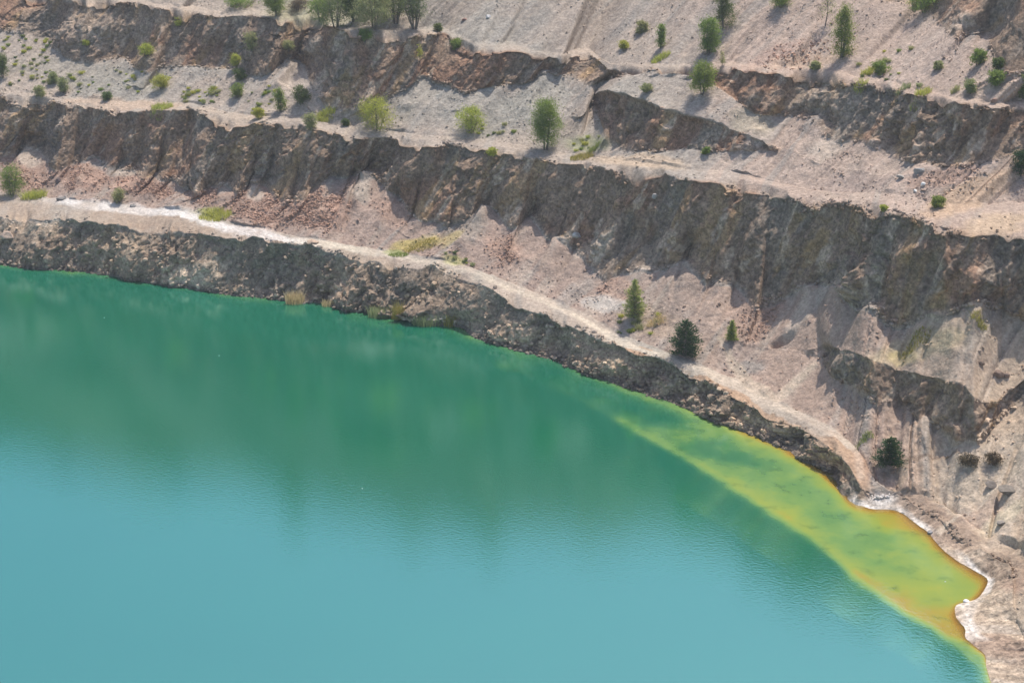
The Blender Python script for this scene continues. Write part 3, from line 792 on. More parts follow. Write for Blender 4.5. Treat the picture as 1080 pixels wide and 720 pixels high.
nw_, nh_ = int((gx1 - gx0) / gs) + 1, int((gy1 - gy0) / gs) + 1
bpx, bpy_ = project(np.stack([bx_, by_, np.zeros(BZ.shape)], -1)[1:54])
ras = np.full((nh_, nw_), np.nan)
bi, bj = np.round((bpy_ - gy0) / gs).astype(int).ravel(), np.round((bpx - gx0) / gs).astype(int).ravel()
bd = np.clip(-BZ[1:54], 0.0, 14).ravel()
ok = (bi >= 0) & (bi < nh_) & (bj >= 0) & (bj < nw_)
o_ = np.argsort(-bd[ok]); ras[bi[ok][o_], bj[ok][o_]] = bd[ok][o_]    # the shallowest wins
for _ in range(14):
    pad = np.pad(ras, 1, constant_values=np.nan)
    nbr = np.stack([pad[1 + a_:1 + a_ + nh_, 1 + b_:1 + b_ + nw_] for a_ in (-1, 0, 1) for b_ in (-1, 0, 1) if a_ or b_])
    cnt = (~np.isnan(nbr)).sum(0); sm_ = np.nansum(nbr, 0)
    ras = np.where(np.isnan(ras) & (cnt > 0), sm_ / np.maximum(cnt, 1), ras)
ras = np.where(np.isnan(ras), 10.0, ras)
for _ in range(2):
    pad = np.pad(ras, 1, mode='edge')
    ras = sum(pad[1 + a_:1 + a_ + nh_, 1 + b_:1 + b_ + nw_] for a_ in (-1, 0, 1) for b_ in (-1, 0, 1)) / 9
gxx, gyy = np.meshgrid(gx0 + gs * np.arange(nw_), gy0 + gs * np.arange(nh_))
WP = at_z(gxx, gyy, np.zeros(gxx.shape))
lastr = WP[-1:].copy(); lastr[..., 0] *= 3; lastr[..., 1] = -500
WP = np.concatenate([WP, lastr]); ras = np.concatenate([ras, ras[-1:] * 0 + 10])
idw = np.arange((nh_ + 1) * nw_).reshape(nh_ + 1, nw_)
FW = np.stack([idw[:-1, 1:], idw[:-1, :-1], idw[1:, :-1], idw[1:, 1:]], -1).reshape(-1, 4)
VW = WP.reshape(-1, 3); depth = ras
link('lake', make_mesh('lake', VW, FW, M_WATER, True, None, None, {'depth': depth.reshape(-1)}), kind='structure',
     label='still green lake filling the bottom of the old open pit')


# ------------------------------------------------------------------ standing on the ground
NV = ranges[15][0]
GP = G[:NV].reshape(-1, 3); GN = NRM[:NV].reshape(-1, 3)
gx, gy = project(GP)
GD = np.linalg.norm(GP - np.array([0, 0, CAM_Z]), axis=1)
order = np.argsort(gx); gxs = gx[order]
def ground(px, py):
    lo, hi = np.searchsorted(gxs, (px - 1.6, px + 1.6))
    ii = order[lo:hi]
    d = (gx[ii] - px) ** 2 + (gy[ii] - py) ** 2
    k = ii[np.argmin(d + 0.002 * (GD[ii] - GD[ii].min()))]
    return GP[k], GN[k], GD[k] / FOC                                 # point, normal, metres per pixel

def leaf_material(name, rgb, dry=0.25, trans=0.5):
    m, nt, out = new_mat(name)
    L = nt.links.new
    geo = nd(nt, 'ShaderNodeNewGeometry')
    oi = nd(nt, 'ShaderNodeObjectInfo')
    r, g, b = rgb
    c1 = mixrgb(nt, (r * 0.62, g * 0.68, b * 0.7, 1), (min(1, r * 1.45), min(1, g * 1.3), b * 1.2, 1), geo.outputs['Random Per Island'])
    c2 = mixrgb(nt, c1, (r * 1.5 + 0.05, g * 1.05, b * 0.9, 1), nd(nt, 'ShaderNodeMath', operation='MULTIPLY').outputs[0])
    mul = nt.nodes[-1] if False else None
    for n in nt.nodes:
        if n.bl_idname == 'ShaderNodeMath':
            L(oi.outputs['Random'], n.inputs[0]); n.inputs[1].default_value = dry
    df = nd(nt, 'ShaderNodeBsdfDiffuse'); L(c2, df.inputs[0])
    tr = nd(nt, 'ShaderNodeBsdfTranslucent'); L(c2, tr.inputs[0])
    mx = nd(nt, 'ShaderNodeMixShader'); mx.inputs[0].default_value = trans
    L(df.outputs[0], mx.inputs[1]); L(tr.outputs[0], mx.inputs[2]); L(mx.outputs[0], out.inputs[0])
    return m
LEAF = {'lime': leaf_material('lime_leaves', (0.40, 0.46, 0.11)), 'green': leaf_material('green_leaves', (0.22, 0.31, 0.095)),
        'pale': leaf_material('pale_leaves', (0.32, 0.37, 0.19)), 'dark': leaf_material('dark_leaves', (0.14, 0.20, 0.085)),
        'pine': leaf_material('pine_needles', (0.06, 0.115, 0.055), 0.1, 0.35), 'larch': leaf_material('larch_needles', (0.34, 0.42, 0.15)),
        'yellow': leaf_material('yellow_grass', (0.33, 0.32, 0.10)), 'straw': leaf_material('straw', (0.55, 0.50, 0.30)),
        'dry': leaf_material('dry_scrub', (0.15, 0.125, 0.085), 0.2, 0.25)}
def bark_material():
    m, nt, out = new_mat('bark')
    n1 = nd(nt, 'ShaderNodeTexNoise', Scale=6.0, Detail=4.0)
    col = mixrgb(nt, (0.10, 0.08, 0.065, 1), (0.22, 0.19, 0.16, 1), n1.outputs['Fac'])
    bs = nd(nt, 'ShaderNodeBsdfPrincipled', Roughness=0.9); nt.links.new(col, bs.inputs['Base Color']); nt.links.new(bs.outputs[0], out.inputs[0])
    return m
M_BARK = bark_material()

def tubes(segs, sides=5):
    """segs: (p0, p1, r0, r1) -> quads"""
    V, F = [], []
    for p0, p1, ra, rb in segs:
        p0 = np.array(p0, float); p1 = np.array(p1, float)
        d = p1 - p0; d /= np.linalg.norm(d) + 1e-9
        a = np.cross(d, (0.3, 0.9, 0.1)); a /= np.linalg.norm(a) + 1e-9; b = np.cross(d, a)
        o = len(V)
        for p, r in ((p0, ra), (p1, rb)):
            for k in range(sides):
                t = 2 * math.pi * k / sides
                V.append(p + r * (math.cos(t) * a + math.sin(t) * b))
        F += [(o + k, o + (k + 1) % sides, o + sides + (k + 1) % sides, o + sides + k) for k in range(sides)]
    return np.array(V), np.array(F)

def leaves(cen, size, rg, flat=0.0, asp=0.6, dirs=None):
    """one small four-cornered leaf (slightly folded by chance) at every centre"""
    n = len(cen)
    a = rg.normal(size=(n, 3)); a /= np.linalg.norm(a, axis=1)[:, None]
    if dirs is not None:
        a = dirs + 0.35 * a; a /= np.linalg.norm(a, axis=1)[:, None]
    b = np.cross(a, rg.normal(size=(n, 3))); b /= np.linalg.norm(b, axis=1)[:, None] + 1e-9
    sz = (size * (0.6 + 0.8 * rg.random(n)))[:, None]
    V = np.stack([cen - a * sz * 0.5, cen + b * sz * asp * 0.5, cen + a * sz * 0.5, cen - b * sz * asp * 0.5], 1).reshape(-1, 3)
    F = np.arange(4 * n).reshape(n, 4)
    return V, F

def broadleaf(w, h, rg, stem=0.15, narrow=0.0, sparse=1.0, lsz=0.17, multi=3):
    """crown of leaf clumps carried by forking limbs; returns (trunk, crown) as (V, F)"""
    segs, tips = [], []
    z0 = h * stem
    for k in range(multi):
        ang = rg.random() * 6.28; sp = (0.12 + 0.25 * rg.random()) * w * (0.3 if multi == 1 else 1)
        top = np.array([math.cos(ang) * sp, math.sin(ang) * sp, h * (0.72 + 0.2 * rg.random())])
        base = np.array([math.cos(ang), math.sin(ang), 0]) * 0.05 * w * (multi > 1) + np.array([0, 0, -0.25])
        mid = base * 0.5 + top * 0.5 + rg.normal(size=3) * 0.03 * h
        r = 0.016 * h + 0.02
        segs += [(base, mid, r, r * 0.6), (mid, top, r * 0.6, r * 0.15)]
        for j in range(6):
            t = 0.25 + 0.7 * rg.random()
            p = base * (1 - t) + top * t
            aa = rg.random() * 6.28; ln = 0.45 * w * (1 - 0.4 * t) * (0.6 + 0.5 * rg.random())
            q = p + np.array([math.cos(aa) * ln, math.sin(aa) * ln, ln * (0.35 + 0.8 * narrow + 0.3 * rg.random())])
            q[2] = min(q[2], h * 0.97)
            segs.append((p, q, r * 0.35, r * 0.08)); tips += [q, (p + q) / 2]
        tips.append(top)
    # clumps: the limb tips plus points on an uneven shell
    ncl = int((15 + 5.0 * w * h) * sparse)
    cl = []
    for _ in range(ncl):
        t = rg.random() ** 0.8
        z = z0 + (h - z0) * t
        if narrow: prof = min(1.0, 0.55 + 2.2 * t) * (1.02 - t ** 1.6)
        else: prof = math.sqrt(max(0.03, 1 - ((t - 0.42) / 0.62) ** 2))
        a = rg.random() * 6.28; rr = (0.35 + 0.65 * math.sqrt(rg.random())) * prof * w * 0.5
        rr *= 0.85 + 0.42 * math.sin(2 * a + h * 5 + 2.5 * t) * math.cos(1.3 * a + 6 * t)
        cl.append((math.cos(a) * rr, math.sin(a) * rr, z))
    cl = np.array(cl + [tuple(t) for t in tips])
    per = int(max(14, 30 * sparse))
    sig = 0.048 * (w + h * 0.5) + 0.05
    cl = cl * np.array([1, 1, 1]) * (0.86 + 0.34 * rg.random((len(cl), 1)) * np.array([1, 1, 0.3]))
    cen = (cl[:, None, :] + rg.normal(size=(len(cl), per, 3)) * (sig * (0.45 + 1.0 * rg.random((len(cl), 1, 1)))) * np.array([1, 1, 0.75])).reshape(-1, 3)
    cen = cen[(cen[:, 2] > 0.02) & (cen[:, 2] < h * 1.06)]
    return tubes(segs), leaves(cen, lsz, rg)

def conifer(w, h, rg, dense=1.0, stem=0.04, lsz=0.22, bushy=0.7):
    segs = [((0, 0, -0.25), (0, 0, h * 0.98), 0.02 * h + 0.02, 0.008)]
    cen, dr = [], []
    nw = int(9 + 2.2 * h)
    for k in range(nw):
        t = k / (nw - 1.0)
        z = h * (stem + (0.97 - stem) * t)
        R = 0.5 * w * (1 - t) ** bushy * (0.85 + 0.3 * rg.random()) + 0.08
        nb = int((7 if t < 0.7 else 5) * (1 if dense > 0.6 else 0.75))
        a0 = rg.random() * 6.28
        for j in range(nb):
            a = a0 + 6.28 * j / nb + 0.4 * rg.normal()
            R2 = R * (0.7 + 0.45 * rg.random())
            d = np.array([math.cos(a), math.sin(a), 0.10 + 0.35 * t])
            p1 = np.array([0, 0, z]) + d * R2 + np.array([0, 0, 0.12 * R2])
            segs.append(((0, 0, z), p1, 0.012 * h * (1 - t) + 0.01, 0.005))
            n = int((16 + 34 * R2) * dense)
            tt = 0.25 + 0.78 * rg.random(n)
            pts = np.array([0, 0, z]) + d * (R2 * tt)[:, None] + np.array([0, 0, 0.12 * R2]) * (tt ** 2)[:, None]
            pts = pts + rg.normal(size=(n, 3)) * (0.05 + 0.09 * R2) * np.array([1, 1, 0.6])
            cen.append(pts); dr.append(np.tile(d + np.array([0, 0, 0.35]), (n, 1)))
    cen = np.concatenate(cen); dr = np.concatenate(dr)
    k = cen[:, 2] > 0.02
    return tubes(segs, 5), leaves(cen[k], lsz, rg, asp=0.42, dirs=dr[k])

def blades(w, h, n, rg, wid=0.05, lean=0.45):
    """grass: bent two-piece blades"""
    r = w * 0.5 * np.sqrt(rg.random(n)); a = rg.random(n) * 6.28
    base = np.stack([r * np.cos(a), r * np.sin(a), np.full(n, -0.08)], 1)
    hh = h * (0.5 + 0.5 * rg.random(n))
    dv = rg.normal(size=(n, 2)) * lean
    mid = base + np.stack([dv[:, 0] * hh * 0.3, dv[:, 1] * hh * 0.3, hh * 0.6 + 0.08], 1)
    tip = base + np.stack([dv[:, 0] * hh, dv[:, 1] * hh, hh + 0.08], 1)
    b = rg.random(n) * 6.28
    sd_ = np.stack([np.cos(b), np.sin(b), 0 * b], 1) * wid * 0.5
    V = np.stack([base - sd_, base + sd_, mid + sd_ * 0.8, mid - sd_ * 0.8, tip + sd_ * 0.2, tip - sd_ * 0.2], 1).reshape(-1, 3)
    i = np.arange(n)[:, None] * 6
    F = np.concatenate([i + np.array([0, 1, 2, 3]), i + np.array([3, 2, 4, 5])])
    return V, F

def thing(name, loc, label, cat, group=None, rz=0.0):
    o = bpy.data.objects.new(name, None); o.empty_display_size = 0.5
    COL.objects.link(o); o.location = loc; o.rotation_euler = (0, 0, rz)
    o['label'] = label; o['category'] = cat
    if group: o['group'] = group
    return o

def put_plant(kind, colr_, px, py, wpx, hpx, name, label, cat, group=None, seed=None):
    p, n, mpp = ground(px, py)
    rg = np.random.default_rng(int(px * 13 + py * 7 + (seed or 0)) % 100000)
    w = wpx * mpp; h = hpx * mpp * 1.04
    loc = (p[0], p[1], p[2] - 0.05)
    if kind in ('grass', 'reed'):
        nb = int(min(500, 40 + 32 * w * max(w, 1)))
        if kind == 'grass': h *= 0.7
        V, F = blades(w, h, nb, rg, 0.07 if kind == 'grass' else 0.06, 0.5 if kind == 'grass' else 0.22)
        V[:, 1] *= 0.55
        if kind == 'grass':                                           # every blade rooted in the ground under it
            lo, hi = np.searchsorted(gxs, (px - wpx - 6, px + wpx + 6))
            jj = order[lo:hi]; jj = jj[np.abs(GP[jj, 2] - p[2]) < 1.2 * w + 1]
            base = V.reshape(-1, 6, 3)[:, :2].mean(1)[:, :2] + p[:2]
            dz = np.array([GP[jj[np.argmin((GP[jj, 0] - q[0]) ** 2 + (GP[jj, 1] - q[1]) ** 2)], 2] for q in base]) - p[2]
            keep = np.abs(dz) < 0.8 * w + 0.2
            V = V.reshape(-1, 6, 3); V[..., 2] += dz[:, None]; V = V[keep].reshape(-1, 3)
            i6 = np.arange(keep.sum())[:, None] * 6
            F = np.concatenate([i6 + np.array([0, 1, 2, 3]), i6 + np.array([3, 2, 4, 5])])
        o = link(name, make_mesh(name, V, F, LEAF[colr_], False), label=label, category=cat)
        o.location = loc
        if group: o['group'] = group
        return o
    t = thing(name, loc, label, cat, group)
    if kind == 'bush': tk, cr = broadleaf(w, h, rg, 0.02, 0, 1.0, multi=5)
    elif kind == 'tree': tk, cr = broadleaf(w, h, rg, 0.14, 0.0, 1.5, multi=3)
    elif kind == 'sapling': tk, cr = broadleaf(w, h, rg, 0.25, 0.5, 0.55, lsz=0.15, multi=1)
    elif kind == 'poplar': tk, cr = broadleaf(w, h, rg, 0.04, 0.9, 1.2, multi=3)
    elif kind == 'stems': tk, cr = broadleaf(w, h, rg, 0.30, 0.4, 0.8, multi=7)
    elif kind == 'scrub': tk, cr = broadleaf(w, h, rg, 0.0, 0, 0.7, lsz=0.14, multi=7)
    elif kind == 'pine': tk, cr = conifer(w * 1.08, h * 0.95, rg, 0.85, bushy=0.5)
    elif kind == 'larch': tk, cr = conifer(w * 1.1, h, rg, 0.85, lsz=0.2, bushy=0.65)
    link('trunk' if kind in ('tree', 'poplar', 'sapling', 'pine', 'larch', 'stems') else 'stem', make_mesh('trunk', *tk, M_BARK, True), t)
    link('crown' if kind in ('tree', 'poplar', 'sapling', 'pine', 'larch', 'stems') else 'foliage', make_mesh('crown', *cr, LEAF[colr_], False), t)
    return t

PLANTS = [
 # kind, colour, base x, base y, width, height (pixels of the photograph), name, label, category
 ('tree', 'green', 291, 17, 20, 30, 'small_tree', 'small green tree on the rim of the upper rock face left of the tree group', 'tree'),
 ('bush', 'green', 253, 8, 28, 10, 'bush', 'low wide green bush at the very top edge, left of the small rim tree', 'bush'),
 ('scrub', 'dry', 314, 12, 22, 13, 'bush', 'brownish bare-looking bush between the small rim tree and the tree group', 'bush'),
 ('bush', 'dark', 354, 29, 36, 36, 'bush', 'large dark green bush at the left end of the rim tree group', 'bush'),
 ('tree', 'dark', 374, 22, 26, 34, 'broadleaf_tree', 'dark shaded tree in the rim group behind the pale willow-like tree', 'tree'),
 ('tree', 'pale', 395, 31, 36, 46, 'broadleaf_tree', 'pale green willow-like tree in the middle of the rim tree group', 'tree'),
 ('stems', 'pale', 406, 22, 26, 44, 'thin_stemmed_tree', 'tall pale many-stemmed tree between the willow-like tree and the dark stems', 'tree'),
 ('bush', 'green', 338, 22, 22, 24, 'bush', 'mid green bush left of the large dark bush of the rim group', 'bush'),
 ('bush', 'green', 385, 43, 15, 13, 'bush', 'small green bush hanging over the rim below the pale willow-like tree', 'bush'),
 ('stems', 'dark', 418, 25, 26, 38, 'thin_stemmed_tree', 'thin many-stemmed tree right of the pale willow-like tree', 'tree'),
 ('stems', 'dark', 437, 31, 28, 42, 'thin_stemmed_tree', 'dark many-stemmed tree at the right end of the rim tree group', 'tree'),
 ('bush', 'dark', 462, 33, 8, 9, 'shrub', 'tiny dark shrub standing alone just right of the rim tree group', 'shrub'),
 ('sapling', 'lime', 443, 66, 8, 20, 'sapling', 'thin light green sapling growing out of the shaded upper rock face', 'sapling'),
 ('bush', 'green', 481, 52, 14, 11, 'bush', 'green bush on the rim where the upper rock face turns', 'bush'),
 ('bush', 'pale', 304, 53, 12, 10, 'bush', 'pale bush on a ledge of the upper rock face under the small rim tree', 'bush'),
 ('bush', 'pale', 264, 53, 15, 19, 'bush', 'pale grey-green bush on the broken upper rock face', 'bush'),
 ('bush', 'lime', 249, 70, 12, 13, 'bush', 'light green bush at the foot of the broken rock face, highest of three', 'bush'),
 ('bush', 'dark', 254, 85, 12, 13, 'bush', 'dark bush in the shadow, middle of three below the broken rock face', 'bush'),
 ('bush', 'green', 251, 103, 13, 15, 'bush', 'green bush on the gravel, lowest of three in a line down the slope', 'bush'),
 ('poplar', 'green', 296, 118, 13, 25, 'bush', 'upright fresh green bush on the second bench slope beside the shadow', 'bush'),
 ('bush', 'dark', 318, 110, 17, 19, 'bush', 'darker green bush at the edge of the big shadow right of the upright bush', 'bush'),
 ('bush', 'pale', 329, 137, 13, 18, 'bush', 'grey-green bush right on the edge of the second bench', 'bush'),
 ('grass', 'lime', 343, 124, 22, 9, 'grass_clump', 'lime green grass clump beside the grey-green bush on the second bench', 'grass'),
 ('bush', 'lime', 272, 125, 10, 12, 'shrub', 'small lime shrub on the second bench, left of the grey-green edge bush', 'shrub'),
 ('bush', 'lime', 170, 94, 18, 15, 'bush', 'lime bush on the left gravel slope below the jutting outcrop', 'bush'),
 ('grass', 'lime', 171, 114, 24, 7, 'grass_clump', 'flat patch of lime grass at the bench edge below the lime bush', 'grass'),
 ('bush', 'dark', 113, 105, 10, 9, 'shrub', 'small dark green shrub on the left part of the second bench', 'shrub'),
 ('bush', 'pale', 67, 98, 9, 17, 'shrub', 'grey-green upright shrub among the tufts on the left slope', 'shrub'),
 ('bush', 'pale', 42, 102, 11, 11, 'shrub', 'pale shrub at the bench edge beside reddish stones, far left', 'shrub'),
 ('bush', 'pale', 56, 88, 9, 11, 'shrub', 'faint pale shrub just uphill of the grey-green upright shrub', 'shrub'),
 ('bush', 'dark', 3, 82, 12, 25, 'bush', 'dark green bush cut by the left edge of the picture', 'bush'),
 ('bush', 'lime', 155, 60, 15, 13, 'bush', 'yellow-green bush on top of the jutting outcrop', 'bush'),
 ('bush', 'lime', 188, 27, 10, 9, 'shrub', 'bright lime shrub high on the upper left rock face', 'shrub'),
 ('bush', 'lime', 91, 48, 7, 6, 'shrub', 'tiny lime shrub in the dark crags at upper left', 'shrub'),
 ('bush', 'lime', 398, 137, 34, 34, 'round_bush', 'round light green bush on the second bench, left of the brightest bush', 'bush'),
 ('bush', 'lime', 497, 139, 30, 27, 'bright_bush', 'bright lime bush on the slope between the round bush and the lone tree', 'bush'),
 ('tree', 'green', 575, 158, 29, 54, 'lone_tree', 'lone green tree with a short trunk above the tall rock face', 'tree'),
 ('bush', 'lime', 520, 164, 9, 9, 'shrub', 'small lime shrub at the bench edge left of the lone tree', 'shrub'),
 ('bush', 'dark', 365, 132, 7, 8, 'shrub', 'tiny dark shrub left of the round light green bush', 'shrub'),
 ('grass', 'green', 627, 158, 15, 8, 'grass_clump', 'dark green grass patch on the slope right of the lone tree', 'grass'),
 ('grass', 'yellow', 613, 166, 26, 6, 'grass_clump', 'yellowish grass patch at the bench edge right of the lone tree', 'grass'),
 ('poplar', 'green', 697, 51, 10, 25, 'sapling', 'narrow dark green sapling on the top slope above a lime grass clump', 'sapling'),
 ('grass', 'lime', 697, 61, 20, 7, 'grass_clump', 'lime grass clump at the foot of the narrow sapling', 'grass'),
 ('bush', 'lime', 658, 50, 8, 8, 'shrub', 'tiny lime shrub on the bare top slope left of the narrow sapling', 'shrub'),
 ('bush', 'pale', 676, 36, 12, 14, 'shrub', 'faint pale shrub uphill between the tiny lime shrub and narrow sapling', 'shrub'),
 ('bush', 'pale', 681, 97, 11, 9, 'shrub', 'pale shrub above the short dark rock step', 'shrub'),
 ('tree', 'green', 747, 57, 21, 38, 'young_tree', 'green young tree, middle of three in a line down the top slope', 'tree'),
 ('poplar', 'dark', 764, 29, 24, 38, 'young_tree', 'darker young tree at the top edge, uppermost of three in a line', 'tree'),
 ('tree', 'green', 741, 99, 23, 34, 'young_tree', 'small rounded tree, lowest of three in a line, over the short rock step', 'tree'),
 ('sapling', 'pale', 761, 70, 7, 15, 'sapling', 'thin pale sapling between the lower two trees of the line of three', 'sapling'),
 ('bush', 'green', 823, 7, 20, 16, 'bush', 'green bush cut by the top edge, right of the line of three trees', 'bush'),
 ('sapling', 'pale', 870, 27, 18, 38, 'thin_tree', 'thin pale tree with a bare dark trunk at the top edge', 'tree'),
 ('poplar', 'green', 888, 61, 24, 55, 'tall_young_tree', 'tall pointed fresh green tree on the pink top slope', 'tree'),
 ('bush', 'green', 974, 13, 32, 20, 'bush', 'broad green bush at the top edge under the highest rock face', 'bush'),
 ('bush', 'green', 929, 78, 16, 14, 'bush', 'green bush on the pink slope right of the tall pointed tree', 'bush'),
 ('grass', 'lime', 915, 77, 14, 8, 'grass_clump', 'yellow-green grass clump touching the bush right of the tall pointed tree', 'grass'),
 ('bush', 'pale', 989, 73, 9, 8, 'shrub', 'small pale shrub alone in the middle of the pink slope', 'shrub'),
 ('grass', 'lime', 908, 91, 14, 10, 'grass_clump', 'grass clump on the third bench edge, leftmost of three', 'grass'),
 ('grass', 'pale', 953, 97, 16, 9, 'grass_clump', 'grass clump on the third bench edge, middle of three', 'grass'),
 ('grass', 'lime', 972, 100, 20, 11, 'grass_clump', 'larger grass clump on the third bench edge, rightmost of three', 'grass'),
 ('grass', 'pale', 1007, 97, 10, 11, 'grass_clump', 'thin pale grass clump near the bench edge at upper right', 'grass'),
 ('bush', 'pale', 1023, 98, 11, 14, 'shrub', 'grey-green shrub on the third bench at upper right', 'shrub'),
 ('bush', 'green', 1031, 69, 14, 18, 'bush', 'green bush below the pale outcrop at upper right', 'bush'),
 ('bush', 'green', 1050, 90, 16, 15, 'bush', 'green bush at the foot of the dark gully at upper right', 'bush'),
 ('bush', 'dark', 1053, 73, 11, 12, 'bush', 'dark bush inside the shaded gully at upper right', 'bush'),
 ('bush', 'green', 1079, 103, 15, 27, 'bush', 'green bush cut by the right edge above the third bench', 'bush'),
 ('bush', 'pine', 1076, 184, 20, 25, 'dark_bush', 'dense dark bush with a shadow at the right edge on the second bench', 'bush'),
 ('bush', 'green', 990, 218, 13, 12, 'shrub', 'round green shrub on the bare second bench at right', 'shrub'),
 ('bush', 'lime', 932, 222, 7, 6, 'shrub', 'tiny lime shrub on the rim of the tall rock face at right', 'shrub'),
 ('bush', 'pale', 860, 73, 9, 9, 'shrub', 'small grey shrub among the red stones left of the tall pointed tree', 'shrub'),
 ('bush', 'green', 745, 162, 7, 8, 'shrub', 'tiny green shrub at the foot of the short dark rock step', 'shrub'),
 ('bush', 'green', 12, 206, 24, 32, 'bush', 'big green bush at the left end of the white track', 'bush'),
 ('grass', 'lime', 36, 208, 26, 12, 'grass_clump', 'soft lime grass clump beside the big bush on the white track', 'grass'),
 ('bush', 'pale', 126, 214, 11, 16, 'shrub', 'light green shrub on the inner edge of the white track', 'shrub'),
 ('grass', 'lime', 227, 231, 34, 9, 'grass_clump', 'flat lime grass patch beside the white track below red scree', 'grass'),
 ('larch', 'larch', 669, 335, 22, 42, 'young_conifer', 'airy light green young conifer beside the pale track', 'conifer'),
 ('pine', 'pine', 722, 375, 32, 40, 'dark_conifer', 'dense dark green conifer beside the pale track, larger of the two', 'conifer'),
 ('larch', 'larch', 771, 358, 10, 21, 'young_conifer', 'slim little conifer at the foot of the scree right of the dark conifer', 'conifer'),
 ('pine', 'pine', 937, 490, 26, 31, 'dark_conifer', 'small dark conifer above the yellow bay', 'conifer'),
 ('grass', 'green', 913, 462, 18, 6, 'grass_clump', 'green grass clump uphill of the small conifer by the yellow bay', 'grass'),
 ('grass', 'straw', 692, 340, 20, 9, 'grass_clump', 'straw-coloured grass right of the airy young conifer', 'grass'),
 ('grass', 'pale', 674, 347, 9, 12, 'grass_clump', 'upright pale grass below the airy young conifer', 'grass'),
 ('scrub', 'dry', 1020, 489, 20, 12, 'dry_bush', 'dark dry bush below the right end of the brown rock step', 'bush'),
 ('scrub', 'dry', 1049, 490, 16, 13, 'dry_bush', 'round dark dry bush on the tan slope near the right edge', 'bush'),
 ('reed', 'straw', 311, 321, 20, 16, 'reed_clump', 'pale reed clump at the foot of the dark bank, far from the others', 'reeds'),
 ('reed', 'straw', 346, 326, 16, 9, 'reed_clump', 'low reed clump just right of the pale one at the dark bank', 'reeds'),
 ('reed', 'pale', 400, 337, 26, 12, 'reed_clump', 'low green reeds at the waterline, first of the row of four', 'reeds'),
 ('reed', 'yellow', 419, 341, 14, 20, 'reed_clump', 'tallest yellow reeds at the waterline, second of the row of four', 'reeds'),
 ('reed', 'pale', 450, 348, 34, 13, 'reed_clump', 'wide reed bed at the waterline, third of the row of four', 'reeds'),
 ('reed', 'yellow', 474, 352, 14, 14, 'reed_clump', 'reeds by the rocky corner, last of the row of four', 'reeds'),
 ('grass', 'yellow', 1033, 337, 18, 10, 'grass_clump', 'yellow grass at the head of the scree near the right edge', 'grass'),
 ('grass', 'yellow', 967, 358, 30, 6, 'grass_clump', 'thin yellow grass across the scree above the brown rock step', 'grass'),
 ('grass', 'yellow', 443, 260, 34, 5, 'grass_clump', 'mustard-yellow low growth on the middle scree above the track', 'grass'),
 ('grass', 'green', 420, 269, 22, 4, 'grass_clump', 'thin green growth by the track under the mustard-yellow growth', 'grass'),
]
for pl in PLANTS:
    put_plant(*pl)

# small tufts scattered over the slopes: every tuft an object of its own, six shared meshes
TUFT = []
for k in range(6):
    rg = np.random.default_rng(500 + k)
    V, F = blades(0.75 + 0.25 * rg.random(), 0.55 + 0.2 * rg.random(), 110, rg, 0.07, 0.7)
    TUFT.append(make_mesh('grass_tuft', V, F, LEAF[('pale', 'lime', 'green', 'pale', 'dark', 'lime')[k]], False))
rgt = np.random.default_rng(77)
for (x0, x1, y0, y1, n, lab, grp) in [
        (2, 60, 38, 90, 62, 'small grass tuft on the gravel slope at the far left', 'grass tufts on the far left gravel slope'),
        (66, 150, 74, 98, 26, 'small grass tuft below the dark crags, right of the far left slope', 'grass tufts below the dark crags'),
        (192, 232, 92, 110, 34, 'small grass tuft in the dense cluster on the slope above the second bench', 'grass tufts in the dense cluster'),
        (262, 292, 86, 116, 14, 'small grass tuft left of the upright fresh green bush', 'grass tufts left of the upright bush'),
        (505, 562, 128, 146, 9, 'small grass tuft on the slope left of the lone tree', 'grass tufts left of the lone tree'),
        (600, 640, 142, 164, 10, 'small grass tuft on the slope right of the lone tree', 'grass tufts right of the lone tree'),
        (905, 985, 50, 92, 14, 'small grass tuft on the pink top slope', 'grass tufts on the pink top slope'),
        (460, 500, 262, 280, 8, 'small grass tuft beside the pale track on the middle bench', 'grass tufts beside the track'),
        (640, 700, 332, 352, 12, 'small grass tuft round the airy young conifer', 'grass tufts round the young conifer')]:
    for i in range(n):
        px, py = x0 + (x1 - x0) * rgt.random(), y0 + (y1 - y0) * rgt.random()
        p, nn, mpp = ground(px, py)
        if nn[2] < 0.6: continue
        o = link('grass_tuft', TUFT[rgt.integers(6)], label=lab, category='grass tuft', group=grp)
        sc_ = 0.40 + 0.6 * rgt.random()
        o.location = tuple(p + np.array([0, 0, -0.03])); o.scale = (sc_, sc_, sc_ * 0.9); o.rotation_euler = (0, 0, 6.28 * rgt.random())

# trees on the crest, seen mirrored in the water
rgc = np.random.default_rng(9)
proto = []
for k in range(4):
    tk, cr = broadleaf(5.0 + k * 0.8, 7.0 + 1.5 * k, rgc, 0.12, 0.2, 0.7, lsz=0.4, multi=3)
    proto.append((make_mesh('trunk', *tk, M_BARK, True), make_mesh('crown', *cr, LEAF[('green', 'dark', 'green', 'pale')[k]], False)))
crest_row = G[ranges[16][0] + 1]
for uu in [-380, -120, 60, 205, 340, 350, 362, 500, 640, 655, 800, 1120, 1300]:
    i = int(np.argmin(np.abs(U - (uu + 25 * rgc.random()))))
    k = int(rgc.integers(4))
    t = thing('crest_tree', tuple(crest_row[i] - np.array([0, 0, 0.3])), 'broadleaf tree standing on the crest of the pit above the picture', 'tree',
              'trees along the crest', 6.28 * rgc.random())
    sc_ = 0.45 + 0.5 * rgc.random() + (0.0 if uu in (350, 640) else -0.2); t.scale = (sc_, sc_, sc_)
    link('trunk', proto[k][0], t); link('crown', proto[k][1], t)

